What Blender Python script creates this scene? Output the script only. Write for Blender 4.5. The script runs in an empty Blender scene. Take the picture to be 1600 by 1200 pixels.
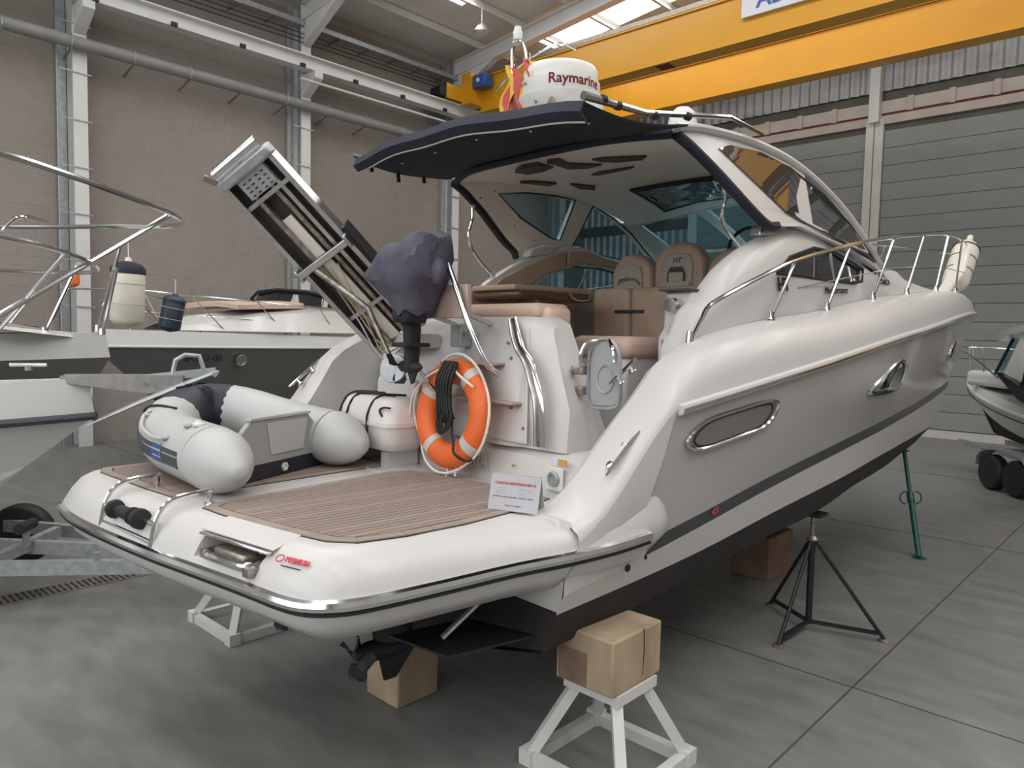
import bpy, math, random
from mathutils import Vector, Matrix
random.seed(7)
S = bpy.context.scene
COL = S.collection
PI = math.pi
# ------------------------------------------------------------------ camera, world, light, exposure
CAM_AZ, CAM_PITCH, CAM_ROLL, CAM_H = math.radians(43), math.radians(-3.77), math.radians(1.2), 2.45
cd = bpy.data.cameras.new('camera'); cam = bpy.data.objects.new('camera', cd); COL.objects.link(cam)
cd.sensor_width = 36; cd.lens = 1155 / 1600 * 36; cd.clip_start = .05; cd.clip_end = 200
_f = Vector((-math.sin(CAM_AZ), math.cos(CAM_AZ), 0)); _r = Vector((math.cos(CAM_AZ), math.sin(CAM_AZ), 0)); _z = Vector((0, 0, 1))
_fw = _f * math.cos(CAM_PITCH) + _z * math.sin(CAM_PITCH); _u0 = _r.cross(_fw)
_ix = _r * math.cos(CAM_ROLL) + _u0 * math.sin(CAM_ROLL); _up = _u0 * math.cos(CAM_ROLL) - _r * math.sin(CAM_ROLL)
m = Matrix((_ix, _up, -_fw)).transposed().to_4x4(); m.translation = (0, 0, CAM_H)
cam.matrix_world = m; S.camera = cam
S.view_settings.view_transform = 'Standard'; S.view_settings.look = 'None'
S.view_settings.exposure = -0.2; S.view_settings.gamma = 1; S.view_settings.use_curve_mapping = False
wd = bpy.data.worlds.new('overcast_daylight'); S.world = wd; wd.use_nodes = True
_bg = wd.node_tree.nodes['Background']; _bg.inputs[0].default_value = (.93, .97, 1, 1); _bg.inputs[1].default_value = 3.6
try: S.cycles.use_denoising = True
except Exception: pass
SKY_PANELS = []          # skylight panels in the roof: (x0, x1, y0, y1), also used by the roof
for y0, y1 in ((-6.5, -5.3), (-1.5, -.3), (3.2, 4.4), (7.6, 8.8), (12.2, 13.3), (16.0, 17.3)):
    SKY_PANELS.append((-14.5, 7.5, y0, y1))
def roof_z(x): return 10.62 + .10 * (x + 17) if x < -2 else 12.12 - .10 * (x + 2)
for i, (x0, x1, y0, y1) in enumerate(SKY_PANELS):
    for xa, xb in ((x0, -3.2), (-.8, x1)):
        ld = bpy.data.lights.new('skylight_daylight', 'AREA'); ld.shape = 'RECTANGLE'; ld.size = abs(xb - xa); ld.size_y = y1 - y0
        ld.energy = 240; ld.color = (1, .985, .96)
        lo = bpy.data.objects.new('skylight_daylight', ld); COL.objects.link(lo)
        lo.location = ((xa + xb) / 2, (y0 + y1) / 2, roof_z((xa + xb) / 2) - .12)
        lo.rotation_euler = (0, math.atan(-.10 if xa < -2 else .10), 0)
# ------------------------------------------------------------------ materials
MATS = {}
def mat(name, col, rough=.5, metal=0., noise=0., scale=8., bump=0., spec=.5, coat=0., stretch=None, col2=None, alpha=None, trans=0., emit=0., detail=4.):
    m = bpy.data.materials.new(name); m.use_nodes = True
    nt = m.node_tree; b = nt.nodes['Principled BSDF']
    c = (*col, 1)
    b.inputs['Base Color'].default_value = c; b.inputs['Roughness'].default_value = rough; b.inputs['Metallic'].default_value = metal
    b.inputs['Specular IOR Level'].default_value = spec
    if coat: b.inputs['Coat Weight'].default_value = coat; b.inputs['Coat Roughness'].default_value = .06
    if trans: b.inputs['Transmission Weight'].default_value = trans
    if emit: b.inputs['Emission Color'].default_value = c; b.inputs['Emission Strength'].default_value = emit
    if noise or bump:
        tc = nt.nodes.new('ShaderNodeTexCoord'); mp = nt.nodes.new('ShaderNodeMapping'); nz = nt.nodes.new('ShaderNodeTexNoise')
        nt.links.new(tc.outputs['Object'], mp.inputs[0]); nt.links.new(mp.outputs[0], nz.inputs['Vector'])
        nz.inputs['Scale'].default_value = scale; nz.inputs['Detail'].default_value = detail
        if stretch: mp.inputs['Scale'].default_value = stretch
        if noise:
            rp = nt.nodes.new('ShaderNodeValToRGB'); nt.links.new(nz.outputs['Fac'], rp.inputs[0])
            d = col2 or tuple(max(0, x * (1 - noise)) for x in col)
            u = tuple(min(1, x * (1 + noise)) for x in col) if col2 is None else col
            rp.color_ramp.elements[0].position = .3; rp.color_ramp.elements[1].position = .7
            rp.color_ramp.elements[0].color = (*d, 1); rp.color_ramp.elements[1].color = (*u, 1)
            nt.links.new(rp.outputs[0], b.inputs['Base Color'])
        if bump:
            bp = nt.nodes.new('ShaderNodeBump'); bp.inputs['Strength'].default_value = bump; bp.inputs['Distance'].default_value = .01
            nt.links.new(nz.outputs['Fac'], bp.inputs['Height']); nt.links.new(bp.outputs[0], b.inputs['Normal'])
    MATS[name] = m
    return m
def glassmat(name, tint, rough=.02, op=.5, dark=(.05, .06, .07)):
    """tinted pane: part see-through, part glossy dark glass"""
    m = bpy.data.materials.new(name); m.use_nodes = True; nt = m.node_tree; n = nt.nodes; b = n['Principled BSDF']
    b.inputs['Base Color'].default_value = (*dark, 1); b.inputs['Roughness'].default_value = rough; b.inputs['Specular IOR Level'].default_value = .8
    t = n.new('ShaderNodeBsdfTransparent'); t.inputs[0].default_value = (*tint, 1)
    mx = n.new('ShaderNodeMixShader'); mx.inputs[0].default_value = op
    nt.links.new(t.outputs[0], mx.inputs[1]); nt.links.new(b.outputs[0], mx.inputs[2])
    nt.links.new(mx.outputs[0], n['Material Output'].inputs[0])
    MATS[name] = m; return m
# ------------------------------------------------------------------ mesh builder
def V(*a): return Vector(a[0] if len(a) == 1 else a)
class MB:
    def __init__(s): s.v = []; s.f = []
    def add(s, vs, fs):
        o = len(s.v); s.v += [tuple(x) for x in vs]; s.f += [tuple(o + i for i in q) for q in fs]; return s
    def box(s, c, d, rz=0., mtx=None):
        x, y, z = d[0] / 2, d[1] / 2, d[2] / 2
        vs = [Vector((a, b, e)) for e in (-z, z) for b in (-y, y) for a in (-x, x)]
        M = mtx if mtx is not None else Matrix.Rotation(rz, 3, 'Z')
        return s.add([M @ v + Vector(c) for v in vs], [(0, 2, 3, 1), (4, 5, 7, 6), (0, 1, 5, 4), (2, 6, 7, 3), (0, 4, 6, 2), (1, 3, 7, 5)])
    def bb(s, a, b):
        return s.box([(a[i] + b[i]) / 2 for i in range(3)], [abs(b[i] - a[i]) for i in range(3)])
    def bar(s, p, q, w, h, up=(0, 0, 1)):
        p, q = Vector(p), Vector(q); d = (q - p).normalized(); u = Vector(up)
        r = d.cross(u)
        if r.length < 1e-4: r = d.cross(Vector((1, 0, 0)))
        r.normalize(); u = r.cross(d)
        M = Matrix((r, d, u)).transposed()
        return s.box((p + q) / 2, (w, (q - p).length, h), mtx=M)
    def tube(s, pts, r, n=8, closed=False, caps=True, flat=1., up=None):
        pts = [Vector(p) for p in pts]; N = len(pts); rs = r if isinstance(r, (list, tuple)) else [r] * N
        rings = []; prev = None
        for i, p in enumerate(pts):
            a = pts[i - 1] if (i or closed) else p; b = pts[(i + 1) % N] if (i < N - 1 or closed) else p
            t = (b - a).normalized()
            if prev is None:
                k = Vector(up) if up else (Vector((0, 0, 1)) if abs(t.z) < .9 else Vector((1, 0, 0)))
                e = (k - t * k.dot(t)).normalized()
            else: e = (prev - t * prev.dot(t)).normalized()
            prev = e; g = t.cross(e)
            rings.append([p + (e * math.cos(2 * PI * j / n) * flat + g * math.sin(2 * PI * j / n)) * rs[i] for j in range(n)])
        s.loft(rings, closed_u=closed, closed_v=True, caps=caps and not closed); return s
    def loft(s, rings, closed_u=False, closed_v=False, caps=False):
        o = len(s.v); n = len(rings[0]); N = len(rings)
        for r in rings: s.v += [tuple(p) for p in r]
        for i in range(N if closed_u else N - 1):
            for j in range(n if closed_v else n - 1):
                a = o + i * n + j; b = o + i * n + (j + 1) % n; i2 = (i + 1) % N
                s.f.append((a, b, o + i2 * n + (j + 1) % n, o + i2 * n + j))
        if caps:
            s.f.append(tuple(o + j for j in reversed(range(n)))); s.f.append(tuple(o + (N - 1) * n + j for j in range(n)))
        return s
    def lathe(s, prof, c=(0, 0, 0), n=20, mtx=None):
        M = mtx if mtx is not None else Matrix.Identity(3); c = Vector(c)
        rings = [[M @ Vector((r * math.cos(2 * PI * j / n), r * math.sin(2 * PI * j / n), z)) + c for j in range(n)] for r, z in prof]
        return s.loft(rings, closed_v=True, caps=True)
    def prism(s, out, d):
        """closed outline (list of 3D points) pushed along vector d"""
        out = [Vector(p) for p in out]; d = Vector(d); n = len(out)
        vs = out + [p + d for p in out]
        fs = [tuple(reversed(range(n))), tuple(range(n, 2 * n))] + [(i, (i + 1) % n, n + (i + 1) % n, n + i) for i in range(n)]
        return s.add(vs, fs)
    def ball(s, c, r, n=14, k=8):
        r = r if isinstance(r, (tuple, list)) else (r, r, r)
        prof = [(math.sin(PI * i / k), -math.cos(PI * i / k)) for i in range(k + 1)]
        prof[0] = (.02, -1); prof[-1] = (.02, 1)
        rings = [[(c[0] + q * r[0] * math.cos(2 * PI * j / n), c[1] + q * r[1] * math.sin(2 * PI * j / n), c[2] + z * r[2]) for j in range(n)] for q, z in prof]
        return s.loft(rings, closed_v=True, caps=True)
    def plate(s, pts, t):
        """surface grid given as rows of points, thickened by t along its normal on both sides"""
        R = [[Vector(p) for p in r] for r in pts]; N, n = len(R), len(R[0]); A = []; B = []
        for i in range(N):
            a = []; b = []
            for j in range(n):
                du = R[min(i + 1, N - 1)][j] - R[max(i - 1, 0)][j]; dv = R[i][min(j + 1, n - 1)] - R[i][max(j - 1, 0)]
                nn = du.cross(dv)
                nn = nn.normalized() if nn.length > 1e-9 else Vector((0, 0, 1))
                a.append(R[i][j] + nn * t / 2); b.append(R[i][j] - nn * t / 2)
            A.append(a); B.append(b)
        o = len(s.v)
        for q in A + B: s.v += [tuple(p) for p in q]
        K = N * n
        I = lambda i, j, k=0: o + k * K + i * n + j
        for i in range(N - 1):
            for j in range(n - 1):
                s.f.append((I(i, j), I(i + 1, j), I(i + 1, j + 1), I(i, j + 1))); s.f.append((I(i, j, 1), I(i, j + 1, 1), I(i + 1, j + 1, 1), I(i + 1, j, 1)))
        for i in range(N - 1):
            s.f.append((I(i, 0), I(i, 0, 1), I(i + 1, 0, 1), I(i + 1, 0))); s.f.append((I(i, n - 1), I(i + 1, n - 1), I(i + 1, n - 1, 1), I(i, n - 1, 1)))
        for j in range(n - 1):
            s.f.append((I(0, j), I(0, j + 1), I(0, j + 1, 1), I(0, j, 1))); s.f.append((I(N - 1, j), I(N - 1, j, 1), I(N - 1, j + 1, 1), I(N - 1, j + 1)))
        return s
    def mesh(s, name, m, org=(0, 0, 0), smooth=False, angle=40):
        me = bpy.data.meshes.new(name); o = Vector(org)
        me.from_pydata([tuple(Vector(v) - o) for v in s.v], [], s.f); me.update()
        import bmesh
        bm = bmesh.new(); bm.from_mesh(me); bmesh.ops.recalc_face_normals(bm, faces=bm.faces); bm.to_mesh(me); bm.free()
        me.materials.append(MATS[m] if isinstance(m, str) else m)
        if smooth:
            me.polygons.foreach_set('use_smooth', [True] * len(me.polygons))
            try: me.set_sharp_from_angle(angle=math.radians(angle))
            except Exception: pass
        return me
    def build(s, name, m, parent=None, smooth=False, bevel=0., seg=2, angle=40, label=None, sub=0, kind=None):
        org = ORG.get(parent.name, (0, 0, 0)) if parent else (0, 0, 0)
        ob = bpy.data.objects.new(name, s.mesh(name, m, org, smooth or bevel > 0 or sub > 0, angle)); COL.objects.link(ob)
        if parent: ob.parent = parent; ORG[ob.name] = org
        if bevel:
            b = ob.modifiers.new('bevel', 'BEVEL'); b.width = bevel; b.segments = seg; b.limit_method = 'ANGLE'; b.angle_limit = math.radians(35)
            b.harden_normals = False
        if sub:
            q = ob.modifiers.new('sub', 'SUBSURF'); q.levels = sub; q.render_levels = sub
        if label: ob['label'] = label
        if kind: ob['kind'] = kind
        return ob
ORG = {}
BO = Vector((-3.979, 1.531, 0)); BROT = math.radians(-4)          # the yacht's own frame: x to starboard, y towards the bow
def b2w(p): return Matrix.Rotation(BROT, 3, 'Z') @ Vector(p) + BO
def tag(o, label, cat, group=None):
    o['label'] = label; o['category'] = cat
    if group: o['group'] = group
    return o
def thing(name, label, cat, loc=(0, 0, 0), group=None, boat=False):
    """an Empty at the thing's base; parts are given in the same frame as loc"""
    o = bpy.data.objects.new(name, None); COL.objects.link(o); o.empty_display_size = .2
    if boat: o.location = b2w(loc); o.rotation_euler = (0, 0, BROT)
    else: o.location = loc
    ORG[o.name] = Vector(loc)
    return tag(o, label, cat, group)
def solo(mb, name, m, label, cat, group=None, boat=False, **k):
    """a thing that is one mesh"""
    o = mb.build(name, m, None, **k)
    if boat: o.location = BO; o.rotation_euler = (0, 0, BROT)
    return tag(o, label, cat, group)
def struct(mb, name, m, parent=None, **k):
    o = mb.build(name, m, parent, **k)
    if parent is None: o['kind'] = 'structure'
    return o
def lib(mesh, name, parent, loc, rz=0., kind=None):
    """another object sharing mesh data"""
    o = bpy.data.objects.new(name, mesh); COL.objects.link(o); o.parent = parent
    o.location = Vector(loc) - Vector(ORG.get(parent.name, (0, 0, 0))) if parent else loc
    o.rotation_euler = (0, 0, rz)
    if kind: o['kind'] = kind
    return o
def spline(P, n=24, closed=False):
    """Catmull-Rom through points"""
    P = [Vector(p) for p in P]; N = len(P); out = []
    segs = N if closed else N - 1; per = max(2, n // segs)
    for i in range(segs):
        if closed: a, b, c, d = P[i - 1], P[i], P[(i + 1) % N], P[(i + 2) % N]
        else:
            b, c = P[i], P[i + 1]; a = P[i - 1] if i else b * 2 - c; d = P[i + 2] if i + 2 < N else c * 2 - b
        for k in range(per):
            t = k / per
            out.append(.5 * ((2 * b) + (c - a) * t + (2 * a - 5 * b + 4 * c - d) * t * t + (3 * b - a - 3 * c + d) * t ** 3))
    if not closed: out.append(P[-1])
    return out
def lerp_tab(tab, x):
    """smooth (monotone enough) interpolation in a table [(x, y), ...]"""
    if x <= tab[0][0]: return tab[0][1]
    for i in range(len(tab) - 1):
        (a, ya), (b, yb) = tab[i], tab[i + 1]
        if x <= b:
            t = (x - a) / (b - a)
            ma = (yb - tab[i - 1][1]) / (b - tab[i - 1][0]) if i else (yb - ya) / (b - a)
            mb = (tab[i + 2][1] - ya) / (tab[i + 2][0] - a) if i + 2 < len(tab) else (yb - ya) / (b - a)
            h = b - a; t2, t3 = t * t, t ** 3
            return (2 * t3 - 3 * t2 + 1) * ya + (t3 - 2 * t2 + t) * h * ma + (-2 * t3 + 3 * t2) * yb + (t3 - t2) * h * mb
    return tab[-1][1]
def text(body, name, m, parent, size, loc, xdir, ydir, depth=.002, align='CENTER', bold=0., shear=0., curve=None):
    """flat lettering as a thin mesh; loc, xdir, ydir in the parent's frame; curve: fn(x, y, z) -> point"""
    c = bpy.data.curves.new(name, 'FONT'); c.body = body; c.size = size; c.align_x = align; c.align_y = 'CENTER'; c.extrude = depth; c.offset = bold; c.shear = shear
    c.resolution_u = 3
    t = bpy.data.objects.new('tmp', c); COL.objects.link(t)
    me = bpy.data.meshes.new_from_object(t.evaluated_get(bpy.context.evaluated_depsgraph_get()))
    bpy.data.objects.remove(t); me.name = name
    x = Vector(xdir).normalized(); z = x.cross(Vector(ydir)).normalized(); y = z.cross(x)
    org = Vector(ORG.get(parent.name, (0, 0, 0))) if parent else Vector((0, 0, 0))
    for v in me.vertices:
        p = v.co.copy()
        v.co = (Vector(curve(p.x, p.y, p.z)) if curve else Vector(loc) + x * p.x + y * p.y + z * p.z) - org
    me.materials.clear(); me.materials.append(MATS[m])
    o = bpy.data.objects.new(name, me); COL.objects.link(o); o.parent = parent
    if parent: ORG[o.name] = org
    return o
# ------------------------------------------------------------------ palette
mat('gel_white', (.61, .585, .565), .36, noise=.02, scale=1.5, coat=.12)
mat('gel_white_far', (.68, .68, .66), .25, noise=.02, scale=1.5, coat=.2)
mat('hull_silver', (.44, .42, .40), .3, noise=.02, scale=1.2, coat=.35)
mat('hull_grey_far', (.125, .125, .12), .3, noise=.05, scale=2)
mat('stripe_dark', (.045, .05, .052), .3)
mat('antifoul', (.028, .023, .023), .7, noise=.25, scale=5)
mat('black_paint', (.012, .014, .016), .45)
mat('rubber', (.014, .014, .015), .6, noise=.15, scale=20)
mat('chrome', (.72, .72, .72), .12, 1., noise=.06, scale=6)
mat('steel', (.55, .54, .53), .3, 1., noise=.12, scale=15)
mat('dirty_steel', (.33, .29, .25), .42, .75, noise=.35, scale=25)
mat('galv', (.42, .44, .45), .5, .6, noise=.18, scale=14)
mat('navy', (.016, .018, .034), .75, noise=.25, scale=4, bump=.25)
mat('navy_under', (.019, .022, .030), .8, noise=.15, scale=3)
mat('cover_cloth', (.085, .08, .11), .7, noise=.2, scale=9, bump=.3)
mat('tan', (.50, .355, .26), .5, noise=.10, scale=5, bump=.05)
mat('tan_light', (.62, .45, .36), .55, noise=.06, scale=4, bump=.05)
mat('beige_lining', (.86, .80, .72), .3, noise=.04, scale=3)
mat('seat_inlay', (.42, .37, .31), .5, noise=.06, scale=12)
mat('dark_panel', (.05, .04, .035), .5)
mat('teak', (.31, .235, .205), .7, noise=.22, scale=9, stretch=(6, .8, 6), col2=(.235, .185, .16), bump=.1)
mat('teak2', (.34, .275, .24), .7, noise=.2, scale=9, stretch=(6, .8, 6), col2=(.28, .23, .20), bump=.1)
mat('teak3', (.33, .23, .18), .7, noise=.2, scale=9, stretch=(6, .8, 6), col2=(.26, .19, .16), bump=.1)
mat('teak_trim', (.31, .25, .21), .7, noise=.15, scale=7, bump=.1)
mat('caulk', (.03, .028, .027), .8)
mat('wood_bracket', (.40, .30, .26), .5, noise=.25, scale=4, stretch=(1, 1, .3))
mat('wood_dark_table', (.16, .085, .045), .3, noise=.25, scale=6, stretch=(1, 8, 1), coat=.4)
mat('block_wood', (.40, .30, .20), .8, noise=.25, scale=4, stretch=(1, 1, .4), bump=.3)
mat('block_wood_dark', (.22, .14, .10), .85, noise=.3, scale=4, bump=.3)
mat('paint_white', (.66, .65, .62), .45, noise=.05, scale=5)
mat('orange', (.80, .145, .028), .5, noise=.06, scale=4)
mat('tape_grey', (.55, .54, .50), .4)
mat('rope_white', (.78, .72, .64), .8, bump=.3, scale=80)
mat('rope_black', (.012, .014, .014), .7, bump=.3, scale=80)
mat('rope_tan', (.40, .31, .18), .8)
mat('pvc_grey', (.50, .50, .485), .42, noise=.03, scale=3)
mat('dinghy_board', (.36, .37, .37), .45, noise=.04, scale=6)
mat('dinghy_navy', (.02, .022, .035), .55)
mat('dinghy_stripe', (.055, .062, .07), .5)
mat('canister', (.72, .67, .64), .4, noise=.02, scale=3)
mat('plastic_white', (.74, .73, .70), .35)
mat('fender_white', (.74, .70, .60), .45, noise=.06, scale=6)
mat('fender_blue', (.02, .035, .055), .45, noise=.1, scale=6)
mat('green_paint', (.008, .085, .065), .4, noise=.1, scale=12)
mat('paper', (.66, .67, .72), .6)
mat('ink_red', (.50, .09, .05), .6)
mat('ink_dark', (.05, .05, .06), .6)
mat('ink_blue', (.03, .10, .30), .5)
mat('logo_red', (.32, .012, .03), .4)
mat('premium_red', (.65, .06, .10), .5)
mat('flag_red', (.62, .10, .10), .7)
mat('flag_yellow', (.80, .50, .06), .7)
mat('warn_orange', (.65, .33, .10), .6)
glassmat('glass_tint', (.66, .82, .88), op=.13, dark=(.03, .06, .07))
glassmat('glass_screen', (.58, .80, .88), op=.12, dark=(.03, .06, .07))
glassmat('glass_side', (.35, .36, .38), op=.78, dark=(.05, .05, .053))
glassmat('glass_dark', (.10, .10, .11), op=.85, dark=(.02, .021, .022))
glassmat('port_glass', (.10, .10, .10), op=.95, dark=(.20, .175, .16))
MATS['glass_side'].node_tree.nodes['Principled BSDF'].inputs['IOR'].default_value = 2.3
mat('gate_grey', (.36, .36, .365), .4)
mat('sheet_paper', (.47, .455, .49), .6)
# ------------------------------------------------------------------ the hall
def concrete_floor():
    m = mat('floor_concrete', (.21, .21, .205), .34, noise=.1, scale=.5, spec=.45, detail=6)
    nt = m.node_tree; b = nt.nodes['Principled BSDF']
    tc = nt.nodes.new('ShaderNodeTexCoord'); n2 = nt.nodes.new('ShaderNodeTexNoise'); n2.inputs['Scale'].default_value = 2.2; n2.inputs['Detail'].default_value = 8
    mp = nt.nodes.new('ShaderNodeMapping'); mp.inputs['Rotation'].default_value = (0, 0, .5); mp.inputs['Scale'].default_value = (1, 2.6, 1)
    nt.links.new(tc.outputs['Object'], mp.inputs[0]); nt.links.new(mp.outputs[0], n2.inputs['Vector'])
    rp = nt.nodes.new('ShaderNodeValToRGB'); rp.color_ramp.elements[0].color = (.165, .163, .156, 1); rp.color_ramp.elements[1].color = (.255, .252, .241, 1)
    rp.color_ramp.elements[0].position = .28; rp.color_ramp.elements[1].position = .75
    nt.links.new(n2.outputs['Fac'], rp.inputs[0])
    n3 = nt.nodes.new('ShaderNodeTexNoise'); n3.inputs['Scale'].default_value = .35; n3.inputs['Detail'].default_value = 3
    nt.links.new(tc.outputs['Object'], n3.inputs['Vector'])
    mx = nt.nodes.new('ShaderNodeMix'); mx.data_type = 'RGBA'; mx.blend_type = 'MULTIPLY'; mx.inputs[0].default_value = .45
    nt.links.new(rp.outputs[0], mx.inputs[6])
    rp3 = nt.nodes.new('ShaderNodeValToRGB'); rp3.color_ramp.elements[0].color = (.80, .81, .80, 1); rp3.color_ramp.elements[1].color = (1, .985, .95, 1)
    rp3.color_ramp.elements[0].position = .35; rp3.color_ramp.elements[1].position = .65
    nt.links.new(n3.outputs['Fac'], rp3.inputs[0]); nt.links.new(rp3.outputs[0], mx.inputs[7])
    nt.links.new(mx.outputs[2], b.inputs['Base Color'])
    rr = nt.nodes.new('ShaderNodeMapRange'); rr.inputs[3].default_value = .42; rr.inputs[4].default_value = .62
    nt.links.new(n2.outputs['Fac'], rr.inputs[0]); nt.links.new(rr.outputs[0], b.inputs['Roughness'])
concrete_floor()
mat('joint_dark', (.07, .068, .065), .8)
def blockmat(name, a, b2):
    m = mat(name, a, .9, noise=.1, scale=9, bump=.25)
    nt = m.node_tree; b = nt.nodes['Principled BSDF']
    oi = nt.nodes.new('ShaderNodeObjectInfo'); gp = nt.nodes.new('ShaderNodeNewGeometry')
    nz = nt.nodes.new('ShaderNodeTexNoise'); nz.inputs['Scale'].default_value = .22; nz.inputs['Detail'].default_value = 5
    nt.links.new(gp.outputs['Position'], nz.inputs['Vector'])
    rp = nt.nodes.new('ShaderNodeValToRGB'); rp.color_ramp.elements[0].position = .34; rp.color_ramp.elements[1].position = .66
    rp.color_ramp.elements[0].color = (*a, 1); rp.color_ramp.elements[1].color = (*b2, 1)
    nt.links.new(nz.outputs['Fac'], rp.inputs[0])
    hs = nt.nodes.new('ShaderNodeHueSaturation'); mr = nt.nodes.new('ShaderNodeMapRange'); mr.inputs[3].default_value = .9; mr.inputs[4].default_value = 1.08
    n2 = nt.nodes.new('ShaderNodeTexNoise'); n2.inputs['Scale'].default_value = 2.7
    nt.links.new(gp.outputs['Position'], n2.inputs['Vector']); nt.links.new(n2.outputs['Fac'], mr.inputs[0])
    nt.links.new(mr.outputs[0], hs.inputs['Value']); nt.links.new(rp.outputs[0], hs.inputs['Color'])
    nt.links.new(hs.outputs[0], b.inputs['Base Color'])
    return m
blockmat('block_grey', (.27, .238, .203), (.315, .272, .25))
mat('mortar', (.38, .345, .31), .9, noise=.08, scale=6)
mat('roof_sheet', (.72, .71, .69), .5, noise=.05, scale=1)
mat('steel_white', (.66, .65, .63), .45, noise=.05, scale=2)
mat('pipe_grey', (.23, .23, .225), .5, noise=.08, scale=4)
mat('crane_yellow', (.66, .31, .01), .35, noise=.03, scale=1.5)
mat('corrugated', (.36, .365, .37), .45, .3, noise=.18, scale=1.2, stretch=(.6, .6, 2.))
mat('door_grey', (.265, .285, .275), .55, noise=.05, scale=2)
mat('wall_band_dark', (.11, .10, .085), .8, noise=.2, scale=2)
mat('wall_band_cream', (.52, .46, .41), .7, noise=.1, scale=2)
mat('rust_red', (.16, .03, .02), .7)
mat('far_wall', (.45, .44, .42), .8, noise=.1, scale=.5)
mat('skylight_sheet', (.93, .96, 1), .6, emit=2.2)
mat('lamp_glass', (.75, .72, .66), .3)
mat('cage', (.40, .40, .39), .4, .8)
FX0, FX1, FY0, FY1 = -17, 11, -9, 21.8
fl = MB(); fl.bb((FX0 - .3, FY0 - .3, -.2), (FX1 + .3, FY1 + .3, 0)); floor = struct(fl, 'floor', 'floor_concrete')
def joint(p, q):
    q_, p_ = Vector((*q, .0015)), Vector((*p, .0015)); MB().bar(p_, q_, .012, .003).build('joint', 'joint_dark', floor)
joint((-17, 5.42), (11, 5.42)); joint((-1.68, -9), (-1.68, 21.8)); joint((-17, .4), (11, .4)); joint((-6.9, -9), (-6.9, 1.2)); joint((3.5, -9), (3.5, 21.8)); joint((-17, 10.44), (11, 10.44)); joint((-17, 15.5), (11, 15.5))
# --- left wall of concrete blocks
wl = MB(); wl.bb((-17.3, FY0, 0), (-17.0, FY1, 11)); wall_left = struct(wl, 'wall_left', 'mortar')
bm_ = MB(); bm_.bb((-17.0, -.1945, .0055), (-16.995, .1945, .1945))
blk = [bm_.mesh('block', 'block_grey')]
far = MB(); n_b = 0
for r in range(int(10.6 / .2)):
    z = r * .2
    y = FY0 + (.2 if r % 2 else 0)
    while y < FY1:
        yc = y + .2
        if any(abs(yc - cy) < .0 for cy in (5.05,)): pass
        if 3.0 < yc < 9.5 and 4.15 < z < 7.75 and n_b < 300:
            lib(blk[0], 'block', wall_left, (random.uniform(-.002, .002), yc, z)); n_b += 1
        elif z > 1.0 and yc > 0:
            far.bb((-17.0, yc - .1945, z + .0055), (-16.995 + random.uniform(-.002, .002), yc + .1945, z + .1945))
        y += .4
far.build('block_field', 'block_grey', wall_left, kind='stuff')
# --- hidden sides of the hall (behind the camera and to the right)
wr = MB(); wr.bb((FX1, FY0, 0), (FX1 + .25, FY1, 11)); struct(wr, 'wall_right', 'far_wall')
wf = MB(); wf.bb((FX0, FY0 - .25, 0), (-13, FY0, 12.2)); wf.bb((-13, FY0 - .25, 9.2), (8, FY0, 12.2)); wf.bb((-13, FY0 - .25, 0), (8, FY0, 3.8)); wf.bb((8, FY0 - .25, 0), (FX1, FY0, 12.2)); struct(wf, 'wall_front', 'far_wall')  # unseen; opening and sill shaped for the daylight let in on the stern
# --- roof
rf = MB()
for xa, xb in ((FX0 - .3, -2), (-2, FX1 + .3)):
    rf.add([(xa, FY0 - .3, roof_z(xa) + .02), (xb, FY0 - .3, roof_z(xb) + .02), (xb, FY1 + .3, roof_z(xb) + .02), (xa, FY1 + .3, roof_z(xa) + .02),
            (xa, FY0 - .3, roof_z(xa) + .1), (xb, FY0 - .3, roof_z(xb) + .1), (xb, FY1 + .3, roof_z(xb) + .1), (xa, FY1 + .3, roof_z(xa) + .1)],
           [(0, 1, 2, 3), (4, 7, 6, 5), (0, 4, 5, 1), (1, 5, 6, 2), (2, 6, 7, 3), (3, 7, 4, 0)])
ceiling = struct(rf, 'ceiling', 'roof_sheet')
for x in (-15.6, -14.0, -12.4, -10.8, -9.2, -7.6, -6.0, -4.4, -2.6, -1.2, .6, 2.4, 4.4, 6.4, 8.4):      # purlins along the hall
    z = roof_z(x) - .09
    MB().bb((x - .04, FY0, z - .09), (x + .04, FY1, z + .09)).build('purlin', 'steel_white', ceiling)
for y in (0, 5.05, 10.1, 15.15, 20.2):
    for xa, xb in ((-16.6, -2), (-2, FX1)):
        za, zb = roof_z(xa) - .42, roof_z(xb) - .42
        q = MB(); q.bar((xa, y, za), (xb, y, zb), .03, .42); q.bar((xa, y, za - .2), (xb, y, zb - .2), .26, .035); q.bar((xa, y, za + .2), (xb, y, zb + .2), .26, .03)
        q.build('rafter', 'steel_white', ceiling)
    q = MB(); q.prism([(-16.6, y - .1, roof_z(-16.6) - .65), (-15.0, y - .1, roof_z(-15) - .63), (-16.6, y - .1, roof_z(-16.6) - 1.25)], (0, .2, 0)); q.build('haunch', 'steel_white', ceiling)
for x0, x1, y0, y1 in SKY_PANELS:
    xs = [-14.5, -14.0, -12.4, -10.8, -9.2, -7.6, -6.0, -4.4, -3.2]
    for a, b in list(zip(xs[:-1], xs[1:])) + [(-.8, .6), (.6, 2.4), (2.4, 4.4), (4.4, 6.4), (6.4, 7.5)]:
        zc = roof_z((a + b) / 2); sl = .1 if b <= -2 else -.1
        MB().bar((a + .06, (y0 + y1) / 2, zc - sl * (b - a) / 2), (b - .06, (y0 + y1) / 2, zc + sl * (b - a) / 2), y1 - y0, .015).build('skylight_panel', 'skylight_sheet', ceiling)
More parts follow.
